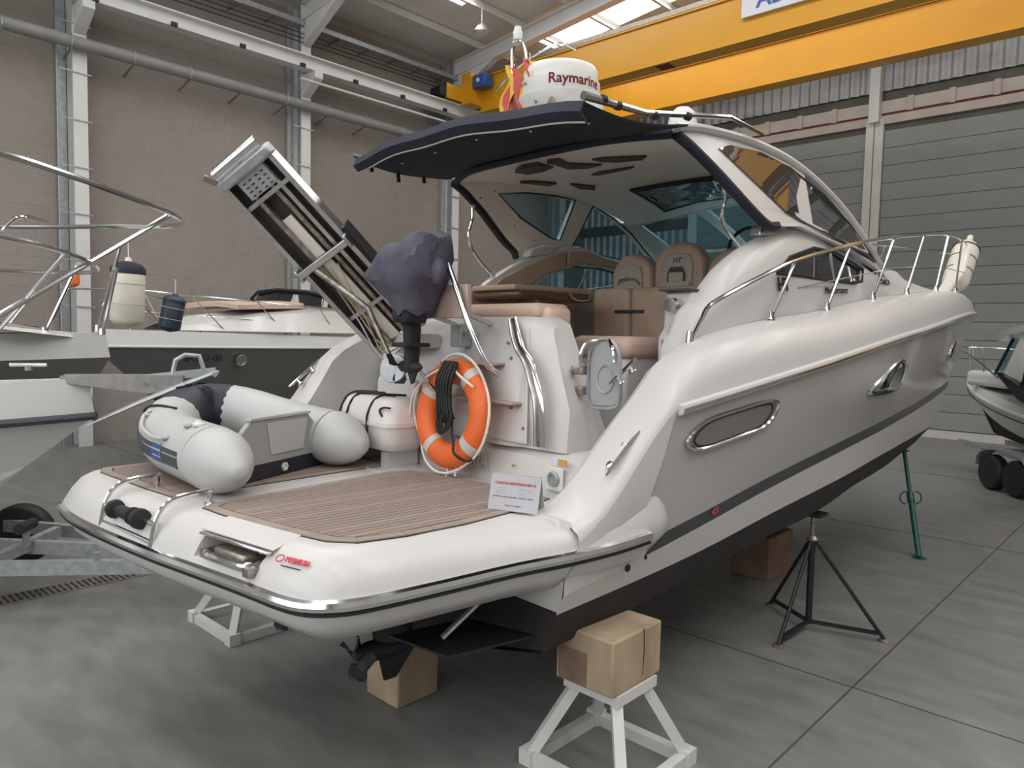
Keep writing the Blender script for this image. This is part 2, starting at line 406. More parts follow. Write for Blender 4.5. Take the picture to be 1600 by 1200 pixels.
# --- steel columns on the left wall
def column(y, label, z1=10.4):
    t = thing('steel_column', label, 'column', (-16.8, y, 0), 'steel columns along the block wall')
    MB().bb((-16.62, y - .13, 0), (-16.58, y + .13, z1)).build('flange', 'steel_white', t)
    MB().bb((-16.98, y - .13, 0), (-16.95, y + .13, z1)).build('flange', 'steel_white', t)
    MB().bb((-16.95, y - .012, 0), (-16.62, y + .012, z1)).build('web', 'galv', t)
    MB().bb((-16.98, y - .33, 0), (-16.9, y - .16, z1)).build('side_channel', 'galv', t)
    q = MB(); q.prism([(-16.58, y - .11, 8.2), (-16.0, y - .11, 8.55), (-16.0, y - .11, 8.72), (-16.58, y - .11, 8.72)], (0, .22, 0)); q.build('corbel', 'steel_white', t)
    for k in range(9):
        z = 1.0 + .92 * k
        MB().bar((-16.56, y - .36, z + .02), (-16.56, y + .2, z), .02, .02).build('clamp_bar', 'galv', t)
    MB().tube([(-16.75, y - .36, 0), (-16.75, y - .36, 8.3)], .014, 6).build('conduit', 'galv', t)
column(5.05, 'white steel column on block wall behind the left boats, leftmost')
column(10.1, 'white steel column on block wall between gangway and covered outboard')
column(15.15, 'white steel column on block wall beside the navy awning, farthest of three')
column(20.2, 'white steel column in the far corner behind the hardtop windows')
# --- runway beam, pipe, cable tray
t = thing('crane_runway_beam', 'long white crane runway beam along the block wall above the grey pipe', 'beam', (-16.2, FY0, 8.7))
q = MB(); q.bb((-16.35, FY0, 8.72), (-16.05, FY1, 8.75)); q.build('lower_flange', 'steel_white', t)
q = MB(); q.bb((-16.215, FY0, 8.75), (-16.185, FY1, 9.02)); q.build('web', 'steel_white', t)
q = MB(); q.bb((-16.35, FY0, 9.02), (-16.05, FY1, 9.05)); q.build('upper_flange', 'steel_white', t)
q = MB(); q.bb((-16.225, FY0, 9.05), (-16.175, FY1, 9.1)); q.build('rail', 'dirty_steel', t)
for k in range(12): MB().bb((-16.03, 3.6 + 1.5 * k, 8.70), (-15.97, 3.72 + 1.5 * k, 8.78)).build('rail_clip', 'rubber', t)
t = thing('wall_pipe', 'thick grey plastic pipe clamped along the block wall', 'pipe', (-16.42, FY0, 8.0))
MB().tube([(-16.42, FY0, 8.0), (-16.42, FY1 - .5, 7.93)], .125, 14).build('pipe_run', 'pipe_grey', t, smooth=True)
for k in range(14):
    y = 1.4 + 1.15 * k
    MB().tube([(-16.42 + .135 * math.cos(a * PI / 6), y, 7.975 + .135 * math.sin(a * PI / 6)) for a in range(12)], .012, 5, closed=True).build('pipe_clip', 'galv', t)
    MB().bar((-16.98, y, 7.72), (-16.40, y, 7.84), .03, .03).build('pipe_bracket', 'dirty_steel', t)
t = thing('cable_tray', 'perforated galvanised cable tray high on the block wall', 'cable tray', (-16.5, FY0, 9.9))
MB().bb((-16.75, FY0, 9.86), (-16.45, 16.2, 9.875)).build('tray_base', 'galv', t)
MB().bb((-16.46, FY0, 9.86), (-16.445, 16.2, 9.98)).build('tray_side', 'galv', t)
for k in range(16): MB().bar((-17, 2 + .9 * k, 9.84), (-16.44, 2 + .9 * k, 9.84), .03, .03).build('tray_arm', 'dirty_steel', t)
for i in range(3): MB().tube([(-16.5 - .03 * i, FY0, 9.70 - .1 * i), (-16.5 - .03 * i, 6, 9.66 - .1 * i), (-16.5, 16, 9.72 - .1 * i)], .012, 5).build('cable', 'rubber', t)
solo(MB().tube([(-16.0, 9.6, 8.42), (-16.0, 14.2, 8.42)], .03, 8), 'wall_tube', 'steel_white', 'thin white tube strung below the runway beam on block wall', 'tube')
# --- back wall
mat('plinth', (.55, .54, .52), .6)
wb = MB(); wb.bb((FX0, FY1 + .05, 0), (FX1, FY1 + .3, 12.2)); wall_back = struct(wb, 'wall_back', 'wall_band_dark')
q = MB(); xs = [FX0 + i * .07 for i in range(int((FX1 - FX0) / .07))]
pr = [(x, FY1 - (.04 if (i // 2) % 2 else .0)) for i, x in enumerate(xs)]
q.loft([[(x, y, 9.26) for x, y in pr], [(x, y, 12.3) for x, y in pr]]); q.build('corrugated_sheet', 'corrugated', wall_back)
q = MB(); pl = [p for p in pr if p[0] < -12.5]
q.loft([[(x, y, 0) for x, y in pl], [(x, y, 9.0) for x, y in pl]]); q.build('corrugated_sheet', 'corrugated', wall_back)
MB().bb((-17, FY1 - .07, 6.05), (-12.5, FY1 - .03, 6.4)).build('sheet_rail', 'wall_band_dark', wall_back)
MB().bb((-12.5, FY1 - .06, 8.66), (FX1, FY1, 8.98)).build('concrete_band', 'wall_band_cream', wall_back)
for k in range(24): MB().bb((-12.0 + k * .98, FY1 - .12, 8.62), (-11.86 + k * .98, FY1 - .05, 9.0)).build('band_post', 'wall_band_cream', wall_back)
MB().bb((-12.5, FY1 - .03, 8.58), (FX1, FY1 + .02, 8.68)).build('gap_strip', 'rust_red', wall_back)
MB().bb((-12.5, FY1 - .1, 8.36), (FX1, FY1, 8.58)).build('header_beam', 'wall_band_cream', wall_back)
for x, z0 in ((-12.35, 8.4), (-6.9, 8.4), (-1.5, 8.4), (4, 8.4)):
    MB().bb((x - .13, FY1 - .3, z0), (x + .13, FY1 - .05, 12.1)).build('gable_post', 'steel_white', wall_back)
def panel_door(n, x0, x1):
    d = MB(); d.bb((x0, FY1 - .02, .0), (x1, FY1 + .03, 8.36)); d = struct(d, 'door_%d' % n, 'wall_band_dark')
    pm = MB(); pm.bb((x0 + .02, FY1 - .06, .008), (x1 - .02, FY1 - .01, .462)); me = pm.mesh('door_panel', 'door_grey')
    for k in range(18):
        z = .22 + k * .4685
        if z + .47 > 8.7: break
        if k == 17: break
        lib(me, 'door_panel', d, (0, 0, z))
    MB().bb((x0, FY1 - .12, 0), (x1, FY1 - .02, .2)).build('threshold', 'plinth', d)
panel_door(1, -12.2, -7.12); panel_door(2, -6.68, -1.62); panel_door(3, -1.38, 6)
tr = MB(); tr.bb((-7.12, FY1 - .16, 0), (-6.92, FY1 + .02, 8.5)); struct(tr, 'trim_1', 'steel_white')
tr = MB(); tr.bb((-6.9, FY1 - .13, 0), (-6.68, FY1 + .02, 8.5)); struct(tr, 'trim_2', 'steel_white')
tr = MB(); tr.bb((-12.5, FY1 - .16, 0), (-12.2, FY1 + .02, 8.5)); struct(tr, 'trim_3', 'steel_white')
# --- travelling crane
t = thing('overhead_crane', 'yellow double girder travelling crane spanning the hall', 'crane', (-16.2, 16.8, 9.1))
for y in (15.25, 18.15):
    q = MB(); q.bb((-15.7, y, 8.88), (10.5, y + .42, 9.82)); g = q.build('girder', 'crane_yellow', t)
    MB().bb((-15.7, y - .05, 9.82), (10.5, y + .47, 9.86)).build('top_flange', 'crane_yellow', g)
    MB().bb((-15.7, y - .03, 8.85), (10.5, y + .45, 8.88)).build('bottom_flange', 'crane_yellow', g)
MB().bb((-16.0, 15.2, 9.87), (10.5, 15.28, 9.98)).build('cable_rail', 'dirty_steel', t)
MB().bb((-16.42, 14.2, 9.1), (-15.98, 19.2, 9.5)).build('end_truck', 'crane_yellow', t)
q = MB(); q.prism([(-16.4, 14.2, 9.1), (-16.4, 13.95, 9.15), (-16.4, 13.95, 9.35), (-16.4, 14.2, 9.5)], (.4, 0, 0)); q.build('buffer', 'rubber', t)
MB().bb((-15.98, 14.75, 9.0), (-15.6, 15.25, 9.85)).build('drive_housing', 'crane_yellow', t)
m_ = MB(); m_.bb((-15.58, 14.8, 9.42), (-15.1, 15.15, 9.76)); mo = m_.build('drive_motor', 'ink_blue', t, bevel=.03)
MB().lathe([(.06, 0), (.06, .02)], (-15.34, 14.795, 9.59), 14, Matrix.Rotation(PI / 2, 3, 'X')).build('maker_badge', 'paper', mo)
sg = MB(); sg.bb((-7.66, 15.17, 9.32), (-5.9, 15.24, 9.84)); sgn = sg.build('sign_board', 'paper', t)
text('ABUS', 'sign_lettering', 'ink_blue', sgn, .48, (-6.75, 15.166, 9.60), (1, 0, 0), (0, 0, 1), .003, bold=.012)
MB().bb((-9.86, 15.3, 8.84), (-9.5, 15.62, 8.85)).build('load_plate', 'rust_red', t)
# --- lamps under the roof
for x, y, z, lb in ((-13.9, 13.5, 10.1, 'round caged high bay lamp beside the flags above the hardtop'), (-10.5, 12.6, 10.35, 'round caged high bay lamp near the top edge above the crane girder')):
    t = thing('high_bay_lamp', lb, 'lamp', (x, y, z), 'high bay lamps')
    MB().lathe([(.2, 0), (.21, .03), (.14, .16), (.07, .22)], (x, y, z), 18).build('reflector', 'cage', t, smooth=True)
    MB().lathe([(.18, -.012), (.18, 0)], (x, y, z), 18).build('lens', 'lamp_glass', t)
    MB().tube([(x, y, z + .2), (x, y, roof_z(x) - .05)], .012, 6).build('suspension_rod', 'galv', t)
# ------------------------------------------------------------------ the yacht
Y = thing('motor_yacht', 'white and silver motor yacht on stands with navy awning and hardtop', 'boat', (0, 0, 0), boat=True)
RX = [(1.5, 1.60), (2.35, 1.63), (3.24, 1.70), (4.06, 1.74), (5.34, 1.72), (6.47, 1.60), (8.05, 1.35), (9.75, 1.00), (11.6, .58), (13.0, .2), (13.57, .0)]
RZ = [(1.5, 1.93), (2.35, 2.043), (3.24, 2.185), (4.09, 2.313), (5.34, 2.485), (6.47, 2.593), (8.05, 2.732), (9.73, 2.841), (11.6, 2.92), (13.57, 2.96)]
SX = [(1.5, 1.555), (4, 1.58), (6, 1.5), (8, 1.2), (10, .74), (11.7, .26), (12.45, 0)]
SZ = [(1.5, 1.20), (2.21, 1.294), (2.76, 1.378), (3.54, 1.504), (4.58, 1.637), (5.41, 1.73), (6.52, 1.827), (8.5, 1.92), (10.5, 1.93), (12.45, 1.90)]
WX = [(1.5, 1.50), (4, 1.52), (6, 1.42), (8, 1.1), (10, .60), (11.0, .22), (11.45, 0)]
WZ = [(1.5, 1.0), (2.2, 1.047), (2.86, 1.108), (3.67, 1.207), (4.31, 1.268), (4.96, 1.324), (5.93, 1.405), (7.26, 1.44), (9, 1.40), (11.45, 1.22)]
CX = [(1.5, 1.40), (4, 1.42), (6, 1.25), (8, .88), (10, .38), (11.02, 0)]
CZ = [(1.5, .76), (2.38, .838), (2.88, .898), (3.87, .997), (4.58, 1.026), (5.02, 1.064), (5.78, 1.128), (7.25, 1.14), (9.2, 1.13), (11.02, .94)]
KZ = [(1.5, .42), (6, .45), (8.5, .52), (10, .70), (11.0, .93)]
DX = [(1.5, 1.36), (2.24, 1.43), (2.8, 1.454), (3.7, 1.473), (4.4, 1.451), (5.65, 1.41), (6.84, 1.28), (8.5, 1.03), (10.56, .63), (12.4, .25), (13.35, 0)]
DZ = [(1.55, 1.50), (1.7, 1.575), (1.82, 1.67), (1.95, 1.80), (2.12, 1.97), (2.30, 2.13), (2.47, 2.30), (2.8, 2.44), (3.7, 2.6), (4.4, 2.67), (5.65, 2.84), (6.84, 2.95), (8.5, 3.08), (10.56, 3.19), (12, 3.17), (12.9, 3.1), (13.35, 3.0)]
DZP = [(1.2, 1.52), (1.4, 1.78), (1.6, 2.02), (1.74, 2.24), (1.88, 2.35), (2.29, 2.52), (2.62, 2.59), (3.2, 2.61), (3.7, 2.62), (4.4, 2.67)] + DZ[11:]
L = lerp_tab
def strip(rowf, y0s, y1s, n=40):
    """rowf: list of fn(y)->(x, z); each row runs from its own y0 to its own y1"""
    return [[(f(y0 + (y1 - y0) * (k / n) ** 1.0)[0], y0 + (y1 - y0) * k / n, f(y0 + (y1 - y0) * k / n)[1]) for k in range(n + 1)] for f, y0, y1 in zip(rowf, y0s, y1s)]
def side(rows, s): return [[(s * x, y, z) for x, y, z in r] for r in rows]
R_ = lambda y: (L(RX, y), L(RZ, y)); S1 = lambda y: (L(SX, y), L(SZ, y)); S0 = lambda y: (L(SX, y) - .008, L(SZ, y) - .088)
W_ = lambda y: (L(WX, y), L(WZ, y)); C_ = lambda y: (L(CX, y), L(CZ, y)); K_ = lambda y: (0., L(KZ, y))
def mid(f, g, t, bulge=0.):
    def h(y):
        a, b = f(y), g(y); return (a[0] + (b[0] - a[0]) * t + bulge * min(1, max(0, (13 - y) / 4)), a[1] + (b[1] - a[1]) * t)
    return h
YE = {'K': 11.0, 'C': 11.02, 'W': 11.45, 'S0': 12.38, 'S1': 12.45, 'R': 13.57}
def ext(f, g, t, a, b, bulge=0.):
    """row between rows f (ends at a) and g (ends at b)"""
    def h(y, e=a + (b - a) * t):
        k = (y - 1.5) / (e - 1.5); p = f(1.5 + (a - 1.5) * k); q = g(1.5 + (b - 1.5) * k)
        return (p[0] + (q[0] - p[0]) * t + bulge * math.sin(PI * min(1, max(0, k))) , p[1] + (q[1] - p[1]) * t)
    return h
bot = MB()
for s in (1, -1):
    bot.loft(side(strip([K_, mid(K_, C_, .55, .03), C_], [1.5] * 3, [11.0, 11.0, 11.02]), s))
bot.f.append(tuple([0, 41, 82] + [123 + 82, 123 + 41])) if False else None
bot.build('hull_bottom', 'antifoul', Y, smooth=True, angle=60)
for s in (1, -1):
    q = MB(); q.loft(side(strip([C_, W_], [1.5] * 2, [11.02, 11.45]), s)); q.build('boot_band', 'antifoul', Y, smooth=True)
    q = MB(); q.loft(side(strip([W_, S0], [1.5] * 2, [11.45, 12.38]), s)); q.build('lower_topside', 'gel_white', Y, smooth=True)
    # dark stripe with the notch at its aft end
    q = MB(); q.loft(side(strip([S0, S1], [2.16, 2.27], [12.0, 12.0]), s)); q.build('hull_stripe', 'stripe_dark', Y, smooth=True)
    q = MB(); q.loft(side(strip([S0, S1], [1.5, 1.5], [2.16, 2.27], 6), s)); q.build('stripe_tail', 'gel_white', Y, smooth=True)
    q = MB(); q.loft(side(strip([lambda y: (S1(y)[0] + .004, S1(y)[1] - .014), lambda y: (S1(y)[0] + .005, S1(y)[1] + .004)], [1.78, 1.76], [2.3, 2.3], 6), s)); q.build('pin_stripe', 'stripe_dark', Y)
    q = MB(); q.loft(side(strip([S0, S1], [12.0, 12.0], [12.38, 12.45], 5), s)); q.build('stripe_end', 'hull_silver', Y, smooth=True)
    U1 = ext(S1, R_, .35, 12.45, 13.57, .025); U2 = ext(S1, R_, .7, 12.45, 13.57, .03)
    ya = [1.99, 2.1, 2.22, 2.335]
    ye = [12.45, 12.45 + 1.12 * .35, 12.45 + 1.12 * .7, 13.57]
    q = MB(); q.loft(side(strip([S1, U1, U2, R_], ya, ye), s)); q.build('topside', 'hull_silver', Y, smooth=True)
    q = MB(); RQ = lambda y: (R_(y)[0], min(R_(y)[1], L(DZ if s > 0 else DZP, y) - .1)); ya2 = ya[:3] + [2.335]
    q.loft(side(strip([S1, mid(S1, RQ, .35, .02), mid(S1, RQ, .7, .02), RQ], [1.5, 1.52, 1.54, 1.55], ya2, 10), s)); q.build('quarter_panel', 'gel_white', Y, smooth=True)
    # gunwale between rub rail and deck edge, sweeping down to the platform at the stern
    DZ_ = DZ if s > 0 else DZP
    def gun(y):
        rx, rz = R_(y); dx, dz = L(DX, y), L(DZ_, y)
        if y < 2.6: rz = min(rz, dz - .1)
        fade = min(1, max(0, (13.5 - y) / 1.5))
        return [(rx, y, rz), (rx - .01 * fade, y, rz + (dz - rz) * .35), (rx + (dx - rx) * .3, y, rz + (dz - rz) * .72), (rx + (dx - rx) * .65, y, rz + (dz - rz) * .93), (dx, y, dz), (dx - .07 * fade, y, dz + .0)]
    ys = ([] if s > 0 else [1.2, 1.3, 1.4, 1.48]) + [1.55 + .1 * k for k in range(20)] + [3.6 + .4 * k for k in range(24)] + [13.0, 13.2, 13.35]
    rows = [gun(y) for y in ys]
    q = MB(); q.loft([[(s * a, b, c) for a, b, c in r] for r in rows]); q.build('gunwale', 'gel_white', Y, smooth=True, angle=70)
    q = MB(); q.loft([[(s * (L(DX, y) - .07), y, L(DZ_, y)), (s * (L(DX, y) - .12), y, L(DZ_, y) - .04), (s * 1.24, y, min(1.45, L(DZ_, y) - .05))] for y in ([] if s > 0 else [1.2, 1.3, 1.4, 1.48]) + [1.55 + .1 * k for k in range(20)]]); q.build('inner_coaming', 'gel_white', Y, smooth=True)
    # rub rail: white fender strip with a chrome half-round
    pts = [(s * (R_(y)[0] + .012), y, R_(y)[1]) for y in [2.34 + .28 * k for k in range(41)]]
    q = MB(); q.tube(pts, .034, 8, up=(0, 0, 1)); rr = q.build('rub_rail', 'gel_white', Y, smooth=True)
    q = MB(); q.tube([(a + s * .03, b, c - .002) for a, b, c in pts], .011, 6); q.build('rub_insert', 'chrome', rr, smooth=True)
# stern: bottom plate, under-platform skirt and foredeck
q = MB(); q.loft([[(-1.5, 1.52, 1.0), (1.5, 1.52, 1.0)], [(-1.40, 1.52, .77), (1.40, 1.52, .77)], [(-.7, 1.52, .60), (.7, 1.52, .60)], [(-.02, 1.52, .42), (.02, 1.52, .42)]]); q.build('transom_bottom', 'antifoul', Y)
q = MB(); q.loft([[(-1.56, 1.53, 1.5), (1.56, 1.53, 1.5)], [(-1.5, 1.53, 1.0), (1.5, 1.53, 1.0)]]); q.build('transom_plate', 'gel_white', Y)
# cabin trunk and foredeck
TX = [(2.8, 1.30), (4.6, 1.29), (5.2, 1.26), (6, 1.16), (7, .98), (8, .76), (9, .48), (9.7, .22), (10.2, .03)]
TZ = [(2.82, 2.46), (2.9, 2.62), (3.08, 2.73), (3.19, 2.84), (3.31, 2.94), (3.59, 3.10), (3.9, 3.23), (4.3, 3.35), (4.6, 3.40), (5.0, 3.33), (5.64, 3.26), (6.4, 3.18), (7, 3.18), (8, 3.22), (9, 3.26), (9.7, 3.24), (10.2, 3.2)]
def deckz(y): return L(DZ, y) + .02
ys = [6.4 + .2 * k for k in range(20)]
q = MB(); rows = []
for y in ys:
    xt, zt = L(TX, y), L(TZ, y); bx = L(DX, y) - .1; cr = .20 * min(1, max(.0, (10.3 - y) / 1.2))
    half = [(bx, y, deckz(y) - .02), (xt, y, zt), (xt * .8, y, zt + cr * .55), (xt * .4, y, zt + cr * .9), (0, y, zt + cr)]
    rows.append(half + [(-a, b, c) for a, b, c in reversed(half[:-1])])
q.loft(rows); q.build('cabin_trunk', 'gel_white', Y, smooth=True, angle=60)
q = MB(); rows = []
for y in [6.0 + .25 * k for k in range(29)] + [13.2, 13.33]:
    x = max(0, L(DX, y) - .06); z = L(DZ, y) - .005
    rows.append([(x, y, z), (x * .5, y, z + .02), (0, y, z + .03), (-x * .5, y, z + .02), (-x, y, z)])
q.loft(rows); q.build('foredeck', 'gel_white', Y, smooth=True)
def cx(y, z):
    b = L(DX, y) - .08; t = L(TX, y); zb, zt = L(DZ, y), L(TZ, y)
    k = min(1.05, max(0, (z - zb) / max(.05, zt - zb)))
    return b + (t - b) * k + .025 * math.sin(PI * min(1, k))
def cut(ob, cutter):
    me = cutter.mesh('cutter', 'rubber'); c = bpy.data.objects.new('cutter', me); COL.objects.link(c)
    c.parent = ob.parent; c.location = ob.location
    org = ORG.get(ob.name, Vector((0, 0, 0)))
    for v in me.vertices: v.co -= Vector(org)
    md = ob.modifiers.new('cut', 'BOOLEAN'); md.operation = 'DIFFERENCE'; md.object = c; md.solver = 'EXACT'
    bpy.context.view_layer.update()
    new = bpy.data.meshes.new_from_object(ob.evaluated_get(bpy.context.evaluated_depsgraph_get()))
    ob.modifiers.clear(); ob.data = new; bpy.data.objects.remove(c)
WIN = [(3.93, 2.95), (4.16, 3.09), (4.58, 3.20), (5.05, 3.205), (5.5, 3.15), (5.72, 3.12), (5.60, 3.0), (5.35, 2.965), (4.78, 2.955)]
for s in (1, -1):
    q = MB(); rings = []
    for y in [2.80, 2.84, 2.9, 2.98, 3.08, 3.19, 3.31, 3.45, 3.6, 3.75, 3.9, 4.1, 4.3, 4.45, 4.6, 4.8, 5.0, 5.3, 5.64, 6.0, 6.5]:
        zb, zt = (2.0 if y < 3.3 else L(DZ, y) - .1), L(TZ, y); zd = L(DZ, y)
        xo = [cx(y, zd + (zt - zd) * k) for k in (0, .35, .7)]
        o = [(xo[0], zb), (xo[0], zd), (xo[1], zd + (zt - zd) * .35), (xo[2], zd + (zt - zd) * .7), (L(TX, y) - .015, zt - .03), (L(TX, y) - .06, zt), (L(TX, y) - .11, zt - .015), (L(TX, y) - .13, zt - .07), (L(TX, y) - .13, zd), (L(TX, y) - .13, zb)]
        rings.append([(s * a, y, b) for a, b in o])
    q.loft(rings, closed_v=True, caps=True); cs = q.build('cabin_side', 'gel_white', Y, smooth=True, angle=50)
    c = MB(); c.prism([(s * .9, a, b) for a, b in WIN], (s * .8, 0, 0)); cut(cs, c)
    q = MB(); o = [(s * (cx(a, b) - .02), a, b) for a, b in WIN]; q.prism(o, (-s * .012, 0, 0)); pane = q.build('side_window', 'glass_side' if s > 0 else 'glass_tint', cs)
    q = MB(); q.tube([(s * (cx(a, b) + .002), a, b) for a, b in WIN], .012, 6, closed=True); q.build('window_seal', 'rubber', pane)
    q = MB(); q.bar((s * (cx(5.05, 3.1) - .012), 5.0, 2.96), (s * (cx(5.05, 3.2) - .012), 4.96, 3.2), .012, .03); q.build('mullion', 'steel', pane)
# lettering on the cabin side
text('HT', 'logo_lettering', 'rubber', Y, .14, (cx(4.0, 2.84) + .012, 4.0, 2.865), (-.02, 1, .05), (-.12, 0, 1), .003, bold=.004)
text('Mediterranee', 'script_lettering', 'rubber', Y, .085, (cx(4.95, 2.88) + .014, 4.95, 2.88), (-.02, 1, .06), (-.12, 0, 1), .002, shear=.3)
text('CRANCHI', 'maker_lettering', 'rubber', Y, .075, (cx(6.35, 3.04) + .02, 6.35, 3.04), (-.12, 1, .03), (-.12, 0, 1), .002)
q = MB(); q.tube([(cx(6.35, 3.1) + .02, 6.33 + .03 * math.cos(a), 3.11 + .03 * math.sin(a)) for a in (.4, 1.2, 2.0, 2.8, 3.6, 4.4, 5.2)], .006, 5); q.build('maker_emblem', 'rubber', Y)
def sx(y, z):
    """x of the silver topside at (y, z)"""
    k = min(1, max(0, (z - L(SZ, y)) / (L(RZ, y) - L(SZ, y)))); e = 1.5 + (12.45 - 1.5) * (y - 1.5) / (12.45 + 1.12 * k - 1.5)
    return L(SX, y) + (L(RX, y) - L(SX, y)) * k + .028 * math.sin(PI * k)
def port_light(out, inner_m, name='port_light', inset=.022):
    o = spline([(sx(a, b) + .004, a, b) for a, b in out], 40, True)
    ce = sum((Vector(p) for p in o), Vector()) / len(o)
    q = MB(); q.prism([p - Vector((.004, 0, 0)) for p in o], (.007, 0, 0)); pl = q.build(name, inner_m, Y)
    q = MB(); q.tube([p + Vector((.004, 0, 0)) for p in o], .014, 6, closed=True); q.build('chrome_ring', 'chrome', pl, smooth=True)
    q = MB(); q.tube([p + (ce - p) * .13 + Vector((.006, 0, 0)) for p in o], .006, 5, closed=True); q.build('inner_seal', 'rubber', pl, smooth=True)
    return pl
port_light([(2.437, 1.865), (2.60, 1.96), (2.95, 2.02), (3.25, 2.055), (3.38, 2.03), (3.27, 1.90), (2.95, 1.845), (2.62, 1.80), (2.47, 1.81)], 'port_glass')
pl = port_light([(4.94, 2.04), (5.2, 2.18), (5.55, 2.30), (5.76, 2.27), (5.78, 2.15), (5.70, 2.06), (5.4, 2.03)], 'chrome')
q = MB(); q.prism([(sx(5.2, 2.1) + .012, 5.30, 2.05), (sx(5.5, 2.1) + .012, 5.62, 2.06), (sx(5.5, 2.25) + .012, 5.66, 2.26), (sx(5.3, 2.25) + .012, 5.42, 2.22)], (.004, 0, 0)); q.build('port_pane', 'glass_dark', pl)
port_light([(8.29, 2.33), (8.42, 2.43), (8.62, 2.50), (8.72, 2.47), (8.62, 2.36), (8.42, 2.30)], 'glass_dark')
for a, b, r in ((2.02, 1.16, .022), (2.18, 1.19, .012)):
    MB().lathe([(r, 0), (r, .006)], (L(WX, a) + .045, a, b), 12, Matrix.Rotation(PI / 2, 3, 'Y')).build('drain_fitting', 'rubber', Y)
text('43', 'model_lettering', 'premium_red', Y, .07, (L(SX, 2.85) + .008, 2.85, 1.36), (.02, 1, .14), (.1, 0, 1), .002, shear=.3)
# bow rail
RAIL = [(1.40, 2.78, 2.42), (1.42, 2.88, 2.58), (1.43, 2.95, 2.67), (1.45, 3.2, 2.775), (1.46, 3.65, 2.93), (1.45, 4.1, 3.06), (1.42, 5.2, 3.29), (1.33, 6.4, 3.48), (1.08, 8.2, 3.72), (.80, 9.7, 3.88), (.52, 11.07, 3.98), (.25, 12.5, 3.99), (0, 12.95, 4.0)]
for s in (1, -1):
    q = MB(); q.tube([(s * a, b, c) for a, b, c in spline(RAIL, 60)], .016, 8); br = q.build('bow_rail', 'chrome', Y, smooth=True)
    for yb, yt in ((3.705, 4.05), (4.66, 5.05), (5.65, 6.2), (6.84, 7.5), (8.5, 9.2), (10.56, 11.0)):
        zt = L([(p[1], p[2]) for p in RAIL], yt); xt = L([(p[1], p[0]) for p in RAIL], yt)
        q = MB(); q.tube([(s * (L(DX, yb) - .02), yb, L(DZ, yb)), (s * xt, yt, zt)], .013, 7); q.build('stanchion', 'chrome', br, smooth=True)
        q = MB(); q.lathe([(.035, 0), (.03, .012), (.018, .07)], (s * (L(DX, yb) - .02), yb, L(DZ, yb)), 10); q.build('rail_base', 'chrome', br, smooth=True)
    q = MB(); q.lathe([(.035, 0), (.03, .012), (.02, .1)], (s * 1.40, 2.78, 2.40), 10); q.build('rail_base', 'chrome', br, smooth=True)
    q = MB(); q.tube([(s * cx(4.25, 2.9), 4.25, 2.86), (s * 1.40, 5.0, 2.98), (s * 1.36, 6.2, 3.16), (s * 1.1, 8.2, 3.35), (s * .6, 11.0, 3.5)], .005, 5); q.build('life_line', 'steel', br)
# anchor gear at the bow
q = MB(); q.box((0, 13.0, 3.13), (.16, .5, .05)); q.box((.07, 13.3, 3.1), (.015, .4, .12)); q.box((-.07, 13.3, 3.1), (.015, .4, .12)); q.build('bow_roller', 'chrome', Y, bevel=.01)
q = MB(); q.lathe([(.09, 0), (.09, .05), (.06, .09), (.06, .14), (.08, .16)], (.0, 12.4, 3.17), 14); q.build('windlass', 'chrome', Y, smooth=True)
def cleat(name, p, d, n, parent, ln=.26):
    p, d, n = Vector(p), Vector(d).normalized(), Vector(n).normalized()
    q = MB(); q.tube([p + n * .055 - d * ln / 2, p + n * .05 - d * ln * .3, p + n * .05 + d * ln * .3, p + n * .055 + d * ln / 2], [.006, .013, .013, .006], 8)
    for k in (-.22, .22):
        q.tube([p + d * ln * k, p + d * ln * k + n * .05], .013, 8); q.tube([p + d * ln * k, p + d * ln * k + n * .008], .03, 10)
    return q.build(name, 'chrome', parent, smooth=True)
cleat('stern_cleat', (1.50, 1.97, 1.79), (.0, .32, .25), (.85, -.25, .45), Y, .36)
cleat('stern_cleat', (-1.43, 1.62, 2.07), (.0, .32, .27), (-.6, -.3, .7), Y, .34)
cleat('stern_cleat', (1.24, 2.36, 2.20), (.0, .32, .2), (-.5, -.2, .8), Y, .3)
cleat('bow_cleat', (.52, 10.9, 3.2), (0, 1, 0), (0, 0, 1), Y, .24)
# ------------------------------------------------------------------ swim platform
DK = 1.49
def offset(poly, d):
    """move a closed plan outline inwards (counter-clockwise outline)"""
    n = len(poly); out = []
    for i in range(n):
        a, b, c = Vector(poly[i - 1]), Vector(poly[i]), Vector(poly[(i + 1) % n])
        e1 = (b - a).normalized(); e2 = (c - b).normalized()
        n1 = Vector((-e1.y, e1.x)); n2 = Vector((-e2.y, e2.x)); nn = (n1 + n2)
        if nn.length < 1e-6: nn = n1
        nn.normalize(); out.append(tuple(b + nn * d / max(.5, nn.dot(n1))))
    return out
PO = [(-1.56, 2.1), (-1.60, 1.5), (-1.62, .9), (-1.63, .45), (-1.62, .15), (-1.55, -.04), (-1.4, -.13), (-1.1, -.155), (-.75, -.14), (-.35, -.09), (.04, -.03), (.35, .03), (.65, .09), (.92, .14), (1.12, .175), (1.24, .22), (1.32, .31), (1.37, .46), (1.425, .84), (1.50, 1.2), (1.59, 1.5), (1.635, 1.8), (1.64, 2.1)]
def pdz(x, y): return .06 * max(0, min(1, (y - .7) / 1.0)) if x > 0 else 0.
def ring2(d, z): return [(x, y, z + (pdz(x, y) if z < 1.42 else 0)) for x, y in offset(PO, d)]
q = MB()
q.loft([ring2(.14, 1.08), ring2(.03, 1.17), ring2(.0, 1.25), ring2(.0, 1.315), ring2(.05, 1.40), ring2(.10, 1.46), ring2(.15, 1.485), ring2(.19, DK)], closed_v=True, caps=True)
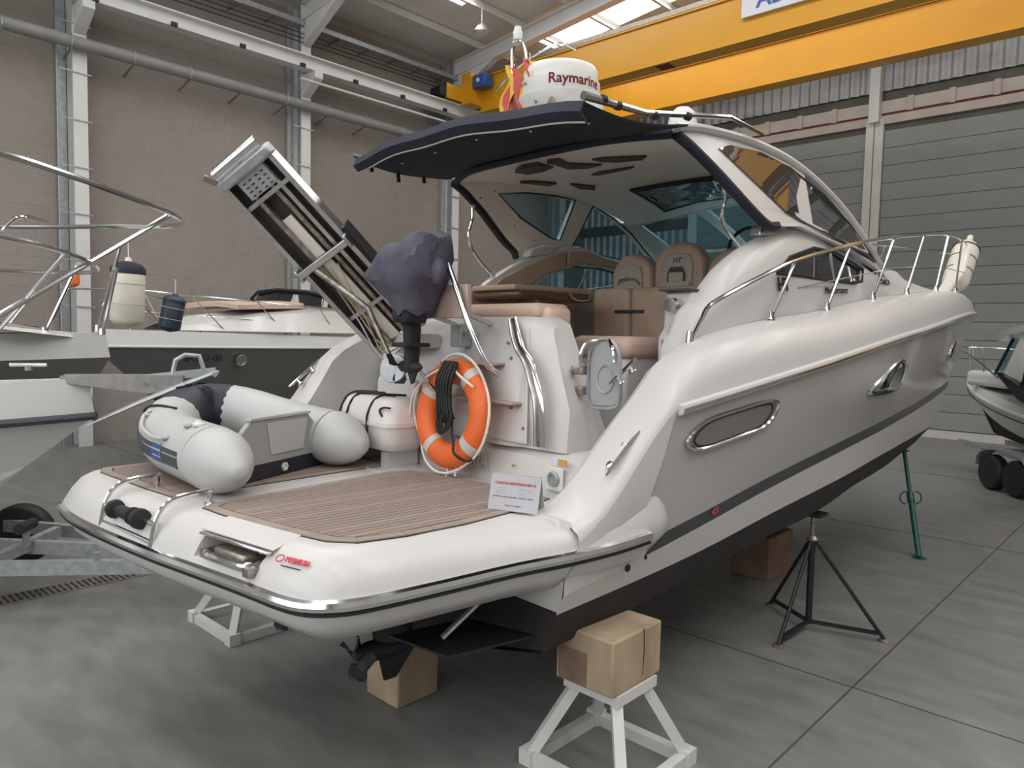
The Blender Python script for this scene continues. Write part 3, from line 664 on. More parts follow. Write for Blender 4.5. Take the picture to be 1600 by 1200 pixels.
plat = q.build('swim_platform', 'gel_white', Y, smooth=True, angle=50)
rl = spline([(x, y, 1.285 + pdz(x, y)) for x, y in offset(PO[:], -.012)][1:-1] + [(1.652, 2.08, 1.355)], 80)
q = MB(); q.tube(rl, .028, 8); q.build('bumper_rail', 'chrome', plat, smooth=True)
q = MB(); q.tube([(a, b, c - .034) for a, b, c in rl], .014, 6); q.build('bumper_shadow_strip', 'rubber', plat)  # dark strip standing in for the shade line beneath the chrome rail
# hips that carry the platform along the hull
for s in (1, -1):
    sec = lambda y, k: [(s * (1.30), y, 1.12 + .06 * k), (s * (1.50 + .05 * k), y, 1.17 + .05 * k), (s * (1.57 + .07 * k), y, 1.30 + .03 * k), (s * (1.56 + .08 * k), y, 1.38 + .05 * k), (s * (1.47 + .13 * k), y, 1.49 + .06 * k), (s * 1.25, y, 1.50 + .07 * k)]
    q = MB(); q.loft([sec(1.5, 0), sec(1.75, .45), sec(2.0, .8), sec(2.2, 1), [(a * (.985), 2.3, 1.37 + (c - 1.37) * .8) for a, b, c in sec(2.2, 1)], [(a * .93, 2.36, 1.39 + (c - 1.39) * .3) for a, b, c in sec(2.2, 1)]], closed_v=True, caps=True)
    q.build('platform_hip', 'gel_white', Y, smooth=True, angle=60)
# --- teak panels, plank by plank
def yrange(poly, x):
    ys = []
    for i in range(len(poly)):
        (x0, y0), (x1, y1) = poly[i], poly[(i + 1) % len(poly)]
        if (x0 - x) * (x1 - x) < 0: ys.append(y0 + (y1 - y0) * (x - x0) / (x1 - x0))
    return (min(ys), max(ys)) if len(ys) >= 2 else None
def teak_panel(outer, label):
    base = MB(); base.prism([(x, y, DK - .004) for x, y in outer], (0, 0, .008)); t = base.build('teak_panel', 'caulk', Y, label=label)
    inner = offset(outer, .07); gap = offset(outer, .004); ing = offset(outer, .065)
    n = len(outer)
    for i in range(n):
        j = (i + 1) % n; f = lambda p, r, k: (p[0] + (r[0] - p[0]) * k, p[1] + (r[1] - p[1]) * k)
        a, b, c, d = gap[i], gap[j], ing[j], ing[i]
        MB().prism([(*f(a, b, .004), DK + .004), (*f(b, a, .004), DK + .004), (*f(c, d, .004), DK + .004), (*f(d, c, .004), DK + .004)], (0, 0, .006)).build('margin_plank', 'teak_trim', t)
    xs = [p[0] for p in inner]; x = min(xs); w = .0485; k = 0
    while x < max(xs) - .012:
        a, b = x + .0035, min(x + w - .0035, max(xs) - .002)
        ra, rb = yrange(inner, a + 1e-4), yrange(inner, b - 1e-4)
        if ra and rb:
            MB().prism([(a, ra[0] + .003, DK + .004), (b, rb[0] + .003, DK + .004), (b, rb[1] - .003, DK + .004), (a, ra[1] - .003, DK + .004)], (0, 0, .006)).build('plank', random.choice(('teak', 'teak', 'teak2', 'teak3')), t)
        x += w; k += 1
teak_panel([(.10, .21), (.32, .23), (.80, .325), (1.08, .40), (1.19, .50), (1.235, .75), (1.24, 1.1), (1.19, 1.5), (1.09, 1.86), (.55, 1.86), (.0, 1.78), (-.12, 1.72), (-.17, 1.55), (.04, .30)], 'large teak planked panel on starboard half of platform')
teak_panel([(-1.42, .10), (-1.28, .06), (-.55, .13), (-.28, .17), (-.22, .25), (-.30, .75), (-.42, 1.75), (-1.43, 1.75), (-1.47, .5)], 'teak planked panel under the dinghy')
# --- fittings on the platform's aft edge
for x, y in ((-.60, .05), (.02, .13)):
    q = MB(); q.tube(spline([(x - .01, y + .17, 1.565), (x, y + .02, 1.555), (x + .005, y - .07, 1.53), (x + .01, y - .13, 1.45), (x + .01, y - .16, 1.31)], 16), .0145, 8); ck = q.build('roller_bracket', 'chrome', Y, smooth=True)
    q = MB(); q.lathe([(.032, 0), (.03, .008), (.016, .012), (.016, .072)], (x, y + .15, DK), 12); q.build('bracket_foot', 'chrome', ck, smooth=True)
q = MB(); q.tube([(-.60, -.085, 1.425), (.03, -.01, 1.425)], .014, 8); ax = q.build('roller_axle', 'chrome', Y, smooth=True)
M_ = Vector((.63, .075, 0)).normalized().to_track_quat('Z', 'Y').to_matrix()
q = MB(); q.lathe([(.018, -.19), (.05, -.188), (.055, -.17), (.05, -.15), (.022, -.14), (.022, -.11), (.034, -.10), (.036, .0), (.034, .03), (.022, .035), (.022, .05), (.048, .055), (.05, .075), (.022, .085), (.022, .11), (.05, .115), (.057, .14), (.055, .17), (.018, .18)], (-.285, -.05, 1.425), 18, M_); q.build('rubber_roller', 'rubber', ax, smooth=True)
q = MB(); q.tube([(-.60, -.10, 1.335), (.03, -.03, 1.335)], .011, 8); q.build('lower_bar', 'chrome', ax, smooth=True)
# recess for the boarding ladder
pc = plat
c = MB(); c.prism([(.42, -.25, 1.335), (.90, -.18, 1.335), (.92, -.18, 1.435), (.42, -.25, 1.435)], (-.03, .62, 0))
cut(plat, c)
lad = MB(); lad.tube(spline([(.49, .40, 1.375), (.50, .12, 1.372), (.55, .075, 1.372), (.80, .115, 1.372), (.85, .16, 1.375), (.84, .40, 1.378)], 24), .017, 8); ld = lad.build('boarding_ladder', 'chrome', Y, smooth=True)
q = MB(); q.box((.67, .16, 1.388), (.26, .09, .035), .14); q.build('ladder_step', 'dirty_steel', ld, bevel=.012)
for x in (.45, .87): MB().box((x, .14 + .08 * x, 1.355), (.05, .2, .04), .12).build('ladder_slide', 'dirty_steel', ld)
q = MB(); q.bar((.39, .10, 1.442), (.94, .20, 1.442), .03, .014); q.build('slot_trim', 'chrome', Y, bevel=.005)
q = MB(); q.prism([(.37, .105, 1.452), (.95, .212, 1.452), (.93, .36, 1.492), (.37, .25, 1.492)], (0, 0, .008)); q.build('ladder_hatch', 'gel_white', Y, bevel=.006)
# dealer sticker on the aft shoulder
text('PREMIUM', 'dealer_lettering', 'premium_red', Y, .034, (1.115, .245, 1.438), (1, .32, 0), (-.14, .5, .6), .002, bold=.001)
q = MB(); q.tube([(1.015 + .018 * math.cos(a), .214 + .008 * math.cos(a) + .010 * math.sin(a), 1.437 + .013 * math.sin(a)) for a in [k * .52 for k in range(12)]], .003, 5, closed=True); q.build('dealer_emblem', 'premium_red', Y)
MB().bar((1.04, .205, 1.412), (1.15, .24, 1.412), .002, .005).build('dealer_underline', 'ink_dark', Y)
# ------------------------------------------------------------------ transom module, step and cockpit
q = MB(); rings = []
for y, x0, x1, z in ((1.97, -1.25, 1.20, 1.42), (1.98, -1.25, 1.20, 1.60), (2.02, -1.24, 1.20, 1.69), (2.09, -1.24, 1.20, 1.73), (2.9, -1.24, 1.20, 1.745), (2.9, -1.24, 1.20, 1.42)):
    rings.append([(x0, y, z), (x1, y, z)])
q.loft(rings, closed_u=True); step = q.build('transom_step', 'gel_white', Y, smooth=True, angle=30)
text('MARIA', 'name_lettering', 'tape_grey', Y, .13, (.22, 1.965, 1.60), (1, 0, 0), (0, 0, 1), .002, bold=.004)
# the moulded sunpad base: aft face leans forward, starboard end slopes
def modsec(x, t, zt):
    yf = 2.62 if x < .3 else 2.62 - .30 * (x - .3) / .47
    """section at station x: t shifts the aft face"""
    return [(x, 2.03 + t, 1.73), (x, 2.05 + t, 2.0), (x, 2.10 + t, 2.25), (x, 2.17 + t, zt - .06), (x, 2.21 + t, zt - .01), (x, 2.26 + t, zt), (x, yf, zt), (x, yf + .1, 1.73)]
q = MB(); rings = []
for x, t, zt in ((-1.24, .12, 2.45), (-1.15, .05, 2.52), (-.95, .03, 2.55), (-.55, .03, 2.58), (-.50, .05, 2.58), (-.10, .05, 2.58), (-.05, 0, 2.58), (.30, 0, 2.58), (.34, -.035, 2.58), (.50, -.035, 2.58), (.60, -.02, 2.575), (.66, .01, 2.56)):
    rings.append(modsec(x, t, zt))
last = []
for (x, y, z) in rings[-1]:
    k = max(0, min(1, (2.56 - z) / .83)); last.append((.72 + .30 * min(1, k * 1.5), min(y + .03, 2.40 + .1 * k), z - .03 * (1 - k)))
rings.append(last); q.loft(rings, closed_v=True, caps=True); mod = q.build('transom_module', 'gel_white', Y, smooth=True, angle=45)
q = MB(); q.bb((-1.0, 1.995, 1.76), (-.48, 2.06, 2.1)); q.build('locker_front', 'gel_white', mod, bevel=.03, seg=3)
q = MB(); q.prism([(.365, 1.99, 1.76), (.74, 1.99, 1.76), (.60, 2.13, 2.50), (.38, 2.13, 2.50)], (0, .02, 0)); q.build('locker_door', 'gel_white', mod, bevel=.02, seg=3)
for p in ((.45, 2.085, 2.40), (.50, 2.07, 2.30), (.57, 2.015, 1.98), (.70, 2.0, 1.86), (.66, 1.96, 1.62)): MB().ball(p, .011, 8, 5).build('snap_stud', 'dirty_steel', mod)
# teak step pads on the module
for x, y, z, w in ((.28, 1.99, 2.245, .34), (.30, 1.97, 2.0, .70), (-.62, 1.99, 2.30, .12)):
    q = MB(); q.bb((x - w / 2, y - .02, z), (x + w / 2, y + .12, z + .02)); q.build('step_pad', 'wood_bracket', mod, bevel=.008)
q = MB(); q.tube(spline([(.47, 2.115, 2.555), (.54, 2.085, 2.46), (.61, 2.06, 2.37), (.71, 2.035, 2.29), (.79, 2.01, 2.17), (.85, 2.0, 2.02), (.87, 1.995, 1.76)], 24), .034, 8, flat=.5, up=(0, 1, 0)); hr = q.build('hand_rail', 'chrome', Y, smooth=True)
q = MB(); q.tube(spline([(.43, 2.115, 2.555), (.50, 2.075, 2.45), (.57, 2.05, 2.36), (.67, 2.025, 2.28), (.75, 2.0, 2.16), (.81, 1.99, 2.02), (.83, 1.985, 1.76)], 24), .012, 8); q.build('rail_edge', 'steel', hr, smooth=True)
# shore power and stickers on the step face, starboard
for nm, a, b, z, m_, dy in (('shore_socket_plate', 1.0, 1.14, 1.60, 'plastic_white', .012), ):
    q = MB(); q.bb((a - .04, 1.952, 1.52), (b - .04, 1.965, 1.66)); sp = q.build(nm, m_, Y, bevel=.004)
q = MB(); q.lathe([(.048, 0), (.048, .012), (.04, .02), (.03, .02), (.028, .008)], (1.03, 1.952, 1.59), 20, Matrix.Rotation(PI / 2, 3, 'X')); q.build('socket_ring', 'galv', sp, smooth=True)
MB().bb((1.0, 1.958, 1.675), (1.05, 1.966, 1.715)).build('sticker', 'paper', Y); MB().bb((1.06, 1.958, 1.675), (1.12, 1.966, 1.715)).build('sticker', 'warn_orange', Y); MB().bb((.95, 1.958, 1.475), (1.10, 1.966, 1.50)).build('sticker', 'tape_grey', Y)
# cockpit tub
q = MB(); q.bb((-1.26, 2.85, 1.60), (1.26, 6.2, 1.74)); q.build('cockpit_sole', 'gel_white', Y)
q = MB(); q.loft([[(-1.18, y, 1.74), (-1.22, y, 2.45), (-1.26, y, L(DZ, y) - .02)] for y in (2.6, 3.0, 3.4)]); q.build('cockpit_liner', 'gel_white', Y)
q = MB(); q.loft([[(-1.17, y, 1.74), (-1.18, y, 2.9)] for y in (3.0, 4.0, 5.0, 6.0)]); q.build('cockpit_liner', 'tan', Y)
# cushions
def cushion(name, a, b, m_='tan', r=.05, parent=None): q = MB(); q.bb(a, b); return q.build(name, m_, parent or Y, bevel=r, seg=3)
cushion('sunpad', (-1.1, 2.28, 2.57), (.52, 2.62, 2.675), 'tan_light', .045)
cushion('sunpad_bolster', (.44, 2.34, 2.50), (.58, 2.58, 2.65), 'tan_light', .045)
cushion('bench_cushion', (.30, 2.86, 2.30), (.84, 3.4, 2.46), 'tan_light', .06)
q = MB(); q.bb((.34, 2.9, 1.74), (.80, 3.36, 2.31)); q.build('bench_base', 'gel_white', Y, bevel=.03)
cushion('seat_cushion', (-1.15, 3.1, 2.2), (-.55, 5.0, 2.36)); q = MB(); q.bb((-1.16, 3.1, 1.74), (-.6, 5.0, 2.2)); q.build('seat_base', 'beige_lining', Y)
cushion('seat_cushion', (-.55, 3.95, 2.30), (.55, 4.5, 2.44)); q = MB(); q.bb((-.55, 4.0, 1.74), (.55, 4.5, 2.30)); q.build('seat_base', 'tan', Y)
cushion('seat_back', (-.85, 4.42, 2.42), (-.385, 4.58, 2.93)); cushion('seat_back', (-.375, 4.42, 2.42), (.60, 4.58, 2.93))
cushion('side_back', (-1.18, 2.95, 2.40), (-1.02, 3.6, 2.86)); cushion('side_back', (-1.18, 3.62, 2.40), (-1.02, 4.4, 2.86))
MB().bar((-.55, 4.415, 2.70), (-.2, 4.415, 2.70), .012, .03).build('seat_strap', 'dark_panel', Y)
# cockpit table with padded edge and chrome handle
q = MB(); q.bb((-1.02, 3.0, 2.76), (-.42, 3.95, 2.83)); tb = q.build('cockpit_table', 'wood_dark_table', Y, bevel=.03)
cushion('padded_lid', (-1.02, 2.98, 2.83), (-.45, 3.97, 2.88), 'tan', .02, tb)
q = MB(); q.tube(spline([(-.415, 3.62, 2.83), (-.40, 3.64, 2.79), (-.40, 3.75, 2.775), (-.40, 3.86, 2.79), (-.415, 3.88, 2.83)], 16), .011, 8); q.build('table_handle', 'chrome', tb, smooth=True)
q = MB(); q.lathe([(.05, 1.74), (.05, 2.74), (.16, 2.77)], (-.72, 3.5, 0), 14); q.build('table_leg', 'chrome', tb, smooth=True)
# helm seats
def helm_seat(x0, x1, zt, kind):
    xm = (x0 + x1) / 2; h = (x1 - x0) / 2
    o = [(x0, 2.6)] + [(xm - h * math.cos(a), zt - .22 + .22 * math.sin(a)) for a in [k * PI / 10 for k in range(11)]] + [(x1, 2.6)]
    q = MB(); q.prism([(a, 4.72, b) for a, b in o], (0, .16, 0)); st = q.build('helm_seat', 'tan', Y, bevel=.045, seg=3)
    i = [(xm - h * .62, 2.66), (xm - h * .62, zt - .22), (xm - h * .5, zt - .13), (xm, zt - .105), (xm + h * .5, zt - .13), (xm + h * .62, zt - .22), (xm + h * .62, 2.66)]
    q = MB(); q.prism([(a, 4.702, b) for a, b in i], (0, .02, 0)); il = q.build('seat_inlay', 'seat_inlay', st, bevel=.008)
    if kind:
        q = MB(); q.prism([(xm - h * .36, 4.694, 2.96), (xm - h * .36, 4.694, zt - .30), (xm - h * .24, 4.694, zt - .24), (xm + h * .24, 4.694, zt - .24), (xm + h * .36, 4.694, zt - .30), (xm + h * .36, 4.694, 2.96)], (0, .01, 0)); q.build('pocket', 'dark_panel', st)
        cushion('pocket_pad', (xm - h * .28, 4.68, 2.94), (xm + h * .3, 4.70, zt - .29), 'seat_inlay', .01, st)
        cushion('pouch', (xm - h * .6, 4.66, 2.70), (xm + h * .6, 4.71, 2.99), 'seat_inlay', .02, st)
        text('HT', 'seat_lettering', 'rubber', st, .07, (xm, 4.699, zt - .18), (1, 0, 0), (0, 0, 1), .002, shear=.3)
    else:
        q = MB(); q.tube(spline([(xm - h * .55, 4.70, zt - .30), (xm - h * .3, 4.67, zt - .255), (xm + h * .3, 4.67, zt - .255), (xm + h * .55, 4.70, zt - .31)], 14), .012, 7); q.build('grab_rail', 'chrome', st, smooth=True)
        cushion('pouch', (xm - h * .58, 4.67, 2.68), (xm + h * .58, 4.71, 2.9), 'seat_inlay', .02, st)
helm_seat(-.86, -.36, 3.29, 0); helm_seat(-.33, .23, 3.37, 1); helm_seat(.26, .82, 3.28, 0)
q = MB(); q.tube([(.36 + .19 * math.cos(a), 5.25 + .05 * math.sin(a), 3.36 + .17 * math.sin(a)) for a in [k * PI / 12 for k in range(24)]], .017, 8, closed=True); q.build('steering_wheel', 'rubber', Y, smooth=True)
q = MB(); q.prism([(-.1, 5.35, 2.6), (-.1, 5.35, 3.12), (-.1, 5.9, 3.25), (-.1, 5.9, 2.6)], (1.1, 0, 0)); q.build('helm_console', 'beige_lining', Y, bevel=.03)
q = MB(); q.loft([[(-1.12, y, z), (0, y + .2, z + .03), (1.12, y, z)] for y, z in ((5.85, 3.20), (6.4, 3.19), (6.9, 3.2))]); q.build('dashboard', 'beige_lining', Y)
# starboard cockpit moulding behind the gate
q = MB(); q.prism([(1.0, 3.0, 1.74), (1.0, 2.98, 2.46), (1.0, 3.04, 2.52), (1.0, 3.06, 2.78), (1.0, 3.6, 2.80), (1.0, 3.6, 1.74)], (.22, 0, 0)); cm = q.build('wet_bar', 'gel_white', Y, bevel=.025)
q = MB(); q.tube([(1.11, 2.965, 2.68), (1.11, 3.05, 2.68)], .05, 14); q.build('speaker_cup', 'chrome', cm, smooth=True)
MB().bb((.995, 2.99, 2.775), (1.225, 3.62, 2.79)).build('bar_lid', 'dark_panel', cm)
# transom gate
q = MB(); o = [(.985, 2.06), (1.015, 2.01), (1.20, 2.02), (1.235, 2.08), (1.225, 2.30), (1.20, 2.39), (1.15, 2.435), (1.07, 2.435), (1.01, 2.39), (.985, 2.30)]
q.prism([(a, 2.30, b) for a, b in o], (0, .035, 0)); gate = q.build('transom_gate', 'gate_grey', Y, bevel=.012)
q = MB(); q.tube(spline([(a, 2.29, b) for a, b in o], 40, True), .010, 6, closed=True); q.build('gate_rim', 'galv', gate)
q = MB(); q.tube([(1.12 + .065 * math.cos(k * PI / 10), 2.297, 2.19 + .085 * math.sin(k * PI / 10)) for k in range(20)], .006, 5, closed=True); q.build('gate_boss', 'galv', gate)
q = MB(); q.tube(spline([(1.06, 2.29, 2.43), (1.0, 2.25, 2.41), (.97, 2.23, 2.33), (.965, 2.24, 2.27), (.90, 2.25, 2.25)], 20), .014, 8); q.build('gate_handle', 'chrome', gate, smooth=True)
q = MB(); q.tube(spline([(1.15, 2.29, 2.43), (1.20, 2.26, 2.38), (1.215, 2.26, 2.30)], 12), .014, 8); q.build('gate_handle', 'chrome', gate, smooth=True)
for z in (2.08, 2.21): q = MB(); q.bb((.88, 2.24, z), (.975, 2.30, z + .055)); q.build('gate_hinge', 'dirty_steel', gate, bevel=.008)
# ------------------------------------------------------------------ hardtop
ARC = [(2.86, 3.81), (3.1, 3.86), (3.5, 3.90), (3.95, 3.915), (4.45, 3.88), (5.05, 3.75), (5.6, 3.555), (6.16, 3.30), (6.5, 3.17)]      # roof edge, side view
BASE = [(3.80, 3.33), (4.29, 3.385), (4.98, 3.315), (5.64, 3.26), (6.4, 3.175)]
def hx(y, z=3.6):
    w = L([(2.5, 1.31), (4.4, 1.31), (5.4, 1.24), (6.0, 1.15), (6.6, 1.02)], y)
    return w + .035 - .19 * (z - 3.35) / .55
arcp = [(a, L(ARC, a)) for a in [2.86 + (6.5 - 2.86) * k / 24 for k in range(25)]]
leg = [(6.45, 3.145), (5.64, 3.225), (4.98, 3.275), (4.29, 3.335), (4.0, 3.30), (3.80, 3.30), (3.62, 3.40), (3.31, 3.60), (3.05, 3.74), (2.9, 3.80)]
W1 = [(3.40, 3.765), (3.75, 3.82), (4.15, 3.845), (4.43, 3.84), (4.36, 3.44), (4.22, 3.45), (3.75, 3.59)]
W2 = [(4.70, 3.82), (5.05, 3.73), (5.38, 3.60), (5.70, 3.42), (5.90, 3.31), (5.64, 3.30), (5.0, 3.345), (4.56, 3.39)]
for s in (1, -1):
    out = arcp + leg
    from mathutils.geometry import tessellate_polygon
    loops = [out, W1, W2]; flat = [p for l in loops for p in l]; n = len(flat)
    tris = tessellate_polygon([[Vector((p_[0], p_[1], 0)) for p_ in l] for l in loops])
    vs = [(s * (hx(a_, b_) - d), a_, b_) for d in (0, .055) for a_, b_ in flat]
    fs = [tuple(t_) for t_ in tris] + [tuple(n + i for i in reversed(t_)) for t_ in tris]; o_ = 0
    for l in loops:
        k_ = len(l); fs += [(o_ + i, o_ + (i + 1) % k_, n + o_ + (i + 1) % k_, n + o_ + i) for i in range(k_)]; o_ += k_
    q = MB(); q.add(vs, fs)
    fr = q.build('hardtop_side', 'gel_white' if s > 0 else 'beige_lining', Y)
    if s > 0:
        gl = [(3.34, 3.775), (3.5, 3.83), (3.95, 3.865), (4.42, 3.83), (5.0, 3.70), (5.55, 3.51), (6.1, 3.27), (6.2, 3.215), (5.64, 3.26), (4.98, 3.315), (4.35, 3.375), (4.1, 3.42), (3.75, 3.58)]
        q = MB(); vs = [(hx(a, b) + .004, a, b) for a, b in gl] + [(hx(a, b) + .012, a, b) for a, b in gl]; n = len(gl)
        q.add(vs, [tuple(range(n)), tuple(reversed(range(n, 2 * n)))] + [(i, (i + 1) % n, n + (i + 1) % n, n + i) for i in range(n)]); q.build('side_glass', 'glass_side', fr)
    else:
        for wn in (W1, W2):
            q = MB(); q.prism([(s * (hx(a, b) - .03), a, b) for a, b in wn], (-s * .006, 0, 0)); gp = q.build('side_glass', 'glass_tint', fr)
            q = MB(); q.tube([(s * (hx(a, b) - .058), a, b) for a, b in wn], .009, 5, closed=True); q.build('glass_seal', 'rubber', gp)
    for a, b in ((3.35, 3.78), (3.2, 3.70), (3.7, 3.51), (4.0, 3.40), (4.3, 3.385)): MB().ball((s * (hx(a, b) - .058), a, b), .009, 7, 4).build('screw_cap', 'dirty_steel', fr)
    q = MB(); q.tube([(s * (hx(a, b) + .005), a, b + .012) for a, b in arcp], [.03] * 25, 8); q.build('roof_edge', 'gel_white', fr, smooth=True)
    # navy canvas strip down the aft edge of the leg
    q = MB(); q.tube(spline([(s * (hx(a, b) - .02), a - .012, b - .012) for a, b in ((2.9, 3.795), (3.05, 3.735), (3.31, 3.59), (3.62, 3.39), (3.80, 3.30), (3.86, 3.24) if s < 0 else (3.95, 3.31))], 24), .036, 8); q.build('leg_trim', 'navy' if s > 0 else 'rubber', fr, smooth=True)
    # chrome hand rail between hardtop and coaming
    hp = [(1.16, 3.35, 3.66), (1.19, 3.40, 3.58), (1.20, 3.46, 3.46), (1.19, 3.44, 3.33), (1.20, 3.52, 3.22), (1.22, 3.72, 3.10)] if s > 0 else [(1.2, 3.13, 3.62), (1.2, 3.13, 3.5), (1.2, 3.09, 3.36), (1.2, 3.13, 3.24), (1.22, 3.26, 3.12), (1.24, 3.42, 3.02)]
    q = MB(); q.tube([(s * a, b, c) for a, b, c in spline(hp, 24)], .014, 8); hr = q.build('grab_rail', 'chrome', Y, smooth=True)
    for e in (hp[0], hp[-1]): MB().ball((s * e[0], e[1], e[2]), (.03, .03, .02), 10, 6).build('rail_foot', 'chrome', hr, smooth=True)
    # arch foot bracket
    q = MB(); q.prism([(s * 1.17, 3.84, 3.22), (s * 1.17, 4.16, 3.26), (s * 1.17, 4.30, 3.37), (s * 1.17, 4.05, 3.36), (s * 1.17, 3.86, 3.30)], (s * .11, 0, 0)); q.build('arch_foot', 'steel' if s > 0 else 'gel_white', fr, bevel=.02)
# roof shell and lining
def roofp(u, v, dz=0.):
    """u across -1..1, v from aft to front"""
    ya = 2.55 + .34 * u * u; yf = 5.62 - .42 * u * u
    y = ya + (yf - ya) * v; z = L(ARC, max(2.86, y)) if y < 4.45 else 3.88 - .06 * (y - 4.45)
    e = L(ARC, y) if y >= 2.86 else 3.81
    zc = L([(2.5, 3.765), (2.9, 3.845), (3.3, 3.885), (3.7, 3.915), (4.4, 3.94)], y) if y < 4.4 else (3.94 - .02 * (y - 4.4) - .02 * (y - 4.4) ** 2)
    z = e * u * u + zc * (1 - u * u)
    return (u * (hx(y, 3.9) - .02), y, z + dz)
U = [k / 10 for k in range(-10, 11)]
q = MB(); q.loft([[roofp(u, v / 14, .03 * (1 - u ** 6)) for u in U] for v in range(15)]); rs = q.build('roof_shell', 'gel_white', Y, smooth=True)
q = MB(); q.loft([[roofp(u * .97, v / 14, -.035 - .03 * (1 - u ** 4) * (1 if 1 < v < 13 else 0)) for u in U] for v in range(15)]); rl_ = q.build('roof_lining', 'beige_lining', Y, smooth=True)
q = MB(); q.loft([[roofp(u, 0, .03 * (1 - u ** 6)) for u in U], [roofp(u * .97, 0, -.035) for u in U]]); q.build('roof_lip', 'beige_lining', Y)
q = MB(); q.loft([[roofp(u, 1, .03 * (1 - u ** 6)) for u in U], [roofp(u * .97, 1, -.035) for u in U]]); q.build('roof_lip', 'beige_lining', Y)
def lin(x, y):
    u = max(-1, min(1, x / (hx(y, 3.9) - .02))); ya = 2.55 + .34 * u * u; yf = 5.62 - .42 * u * u
    return roofp(u, (y - ya) / (yf - ya), -.066)[2] - .008
# hatch and dark inlays in the lining
def inlay(name, pts, m_, th=.008):
    P_ = []
    for i in range(len(pts)):
        a, b = pts[i], pts[(i + 1) % len(pts)]; P_ += [(a[0] + (b[0] - a[0]) * k / 3, a[1] + (b[1] - a[1]) * k / 3) for k in range(3)]
    c = (sum(p[0] for p in P_) / len(P_), sum(p[1] for p in P_) / len(P_)); n_ = len(P_); q = MB()
    rings_ = [[(c[0] + (x - c[0]) * f, c[1] + (y - c[1]) * f, lin(c[0] + (x - c[0]) * f, c[1] + (y - c[1]) * f) + up_) for x, y in P_] for f, up_ in ((1, .03), (1, -th), (.7, -th), (.4, -th), (.05, -th))]
    q.loft(rings_, closed_v=True, caps=True); return q.build(name, m_, rl_)
hf = inlay('roof_hatch', [(-.42, 4.42), (.55, 4.42), (.60, 5.22), (-.58, 5.22)], 'rubber', .014)
inlay('hatch_glass', [(-.37, 4.48), (.50, 4.48), (.54, 5.15), (-.52, 5.15)], 'glass_dark', .02)
inlay('lining_speaker', [(-0.4, 2.91), (-0.2, 2.79), (-0.05, 2.82), (-0.09, 3.04), (-0.28, 3.12), (-0.45, 3.1)], 'dark_panel', .004)
inlay('lining_inlay', [(0.06, 2.81), (0.16, 2.84), (0.09, 3.0), (0.18, 3.31), (0.01, 3.34), (-0.1, 3.21)], 'dark_panel', .004)
inlay('lining_inlay', [(0.3, 3.05), (0.4, 3.07), (0.6, 3.33), (0.49, 3.42), (0.32, 3.33), (0.27, 3.19)], 'dark_panel', .004)
inlay('lining_inlay', [(-0.2, 3.62), (-0.08, 3.57), (0.26, 3.62), (0.18, 3.67), (-0.17, 3.68)], 'dark_panel', .004)
inlay('lining_inlay', [(-0.84, 3.38), (-0.74, 3.43), (-0.69, 3.7), (-0.82, 3.74)], 'dark_panel', .004)
inlay('lining_inlay', [(-0.63, 3.81), (-0.55, 4.07), (-0.65, 4.19), (-0.72, 4.05)], 'dark_panel', .004)
inlay('lining_inlay', [(0.85, 3.53), (0.91, 3.61), (0.85, 3.85), (0.81, 3.77)], 'dark_panel', .004)
# windscreen
TOP = [(u * (hx(5.2, 3.7) - .03), 5.20 + .40 * (1 - u * u), 3.69 + .21 * (1 - u * u)) for u in U]
BOT = [(u * 1.04, 6.42 + .75 * (1 - u * u), 3.175 + .05 * (1 - u * u)) for u in U]
def ws(u, v):
    k = (u + 1) * 10; i = min(19, int(k)); t = k - i
    a = Vector(TOP[i]).lerp(Vector(TOP[i + 1]), t); b = Vector(BOT[i]).lerp(Vector(BOT[i + 1]), t)
    p = a.lerp(b, v); e = 1 - abs(u)
    # outer edges follow the roof edge arc
    if abs(u) > .999:
        y = 5.2 + 1.22 * v; z = L(ARC, y) - .02; return Vector(((1 if u > 0 else -1) * (hx(y, z) - .03), y, z))
    return p + Vector((0, .06, .05)) * math.sin(PI * v) * min(1, e * 3)
for nm, u0, u1 in (('windscreen_pane', -.90, -.42), ('windscreen_pane', -.34, .34), ('windscreen_pane', .42, .90)):
    q = MB(); q.plate([[ws(u0 + (u1 - u0) * i / 8, .07 + .86 * j / 8) for i in range(9)] for j in range(9)], .006); pn = q.build(nm, 'glass_screen', Y, smooth=True)
    q = MB(); q.tube([ws(u0 + (u1 - u0) * i / 8, .07) for i in range(9)] + [ws(u1, .07 + .86 * j / 8) for j in range(1, 9)] + [ws(u1 + (u0 - u1) * i / 8, .93) for i in range(1, 9)] + [ws(u0, .93 - .86 * j / 8) for j in range(1, 8)], .012, 5, closed=True); q.build('pane_seal', 'rubber', pn)
for u0, u1 in ((-1, -.89), (-.43, -.33), (.33, .43), (.89, 1)):
    q = MB(); q.plate([[ws(u0, j / 10), ws((u0 + u1) / 2, j / 10), ws(u1, j / 10)] for j in range(11)], .035); q.build('windscreen_post', 'gel_white', Y, smooth=True)
for v0, v1 in ((-.02, .08), (.92, 1.02)):
    q = MB(); q.plate([[ws(-.98 + 1.96 * i / 20, v) for i in range(21)] for v in (v0, v1)], .035); q.build('windscreen_rail', 'gel_white', Y, smooth=True)
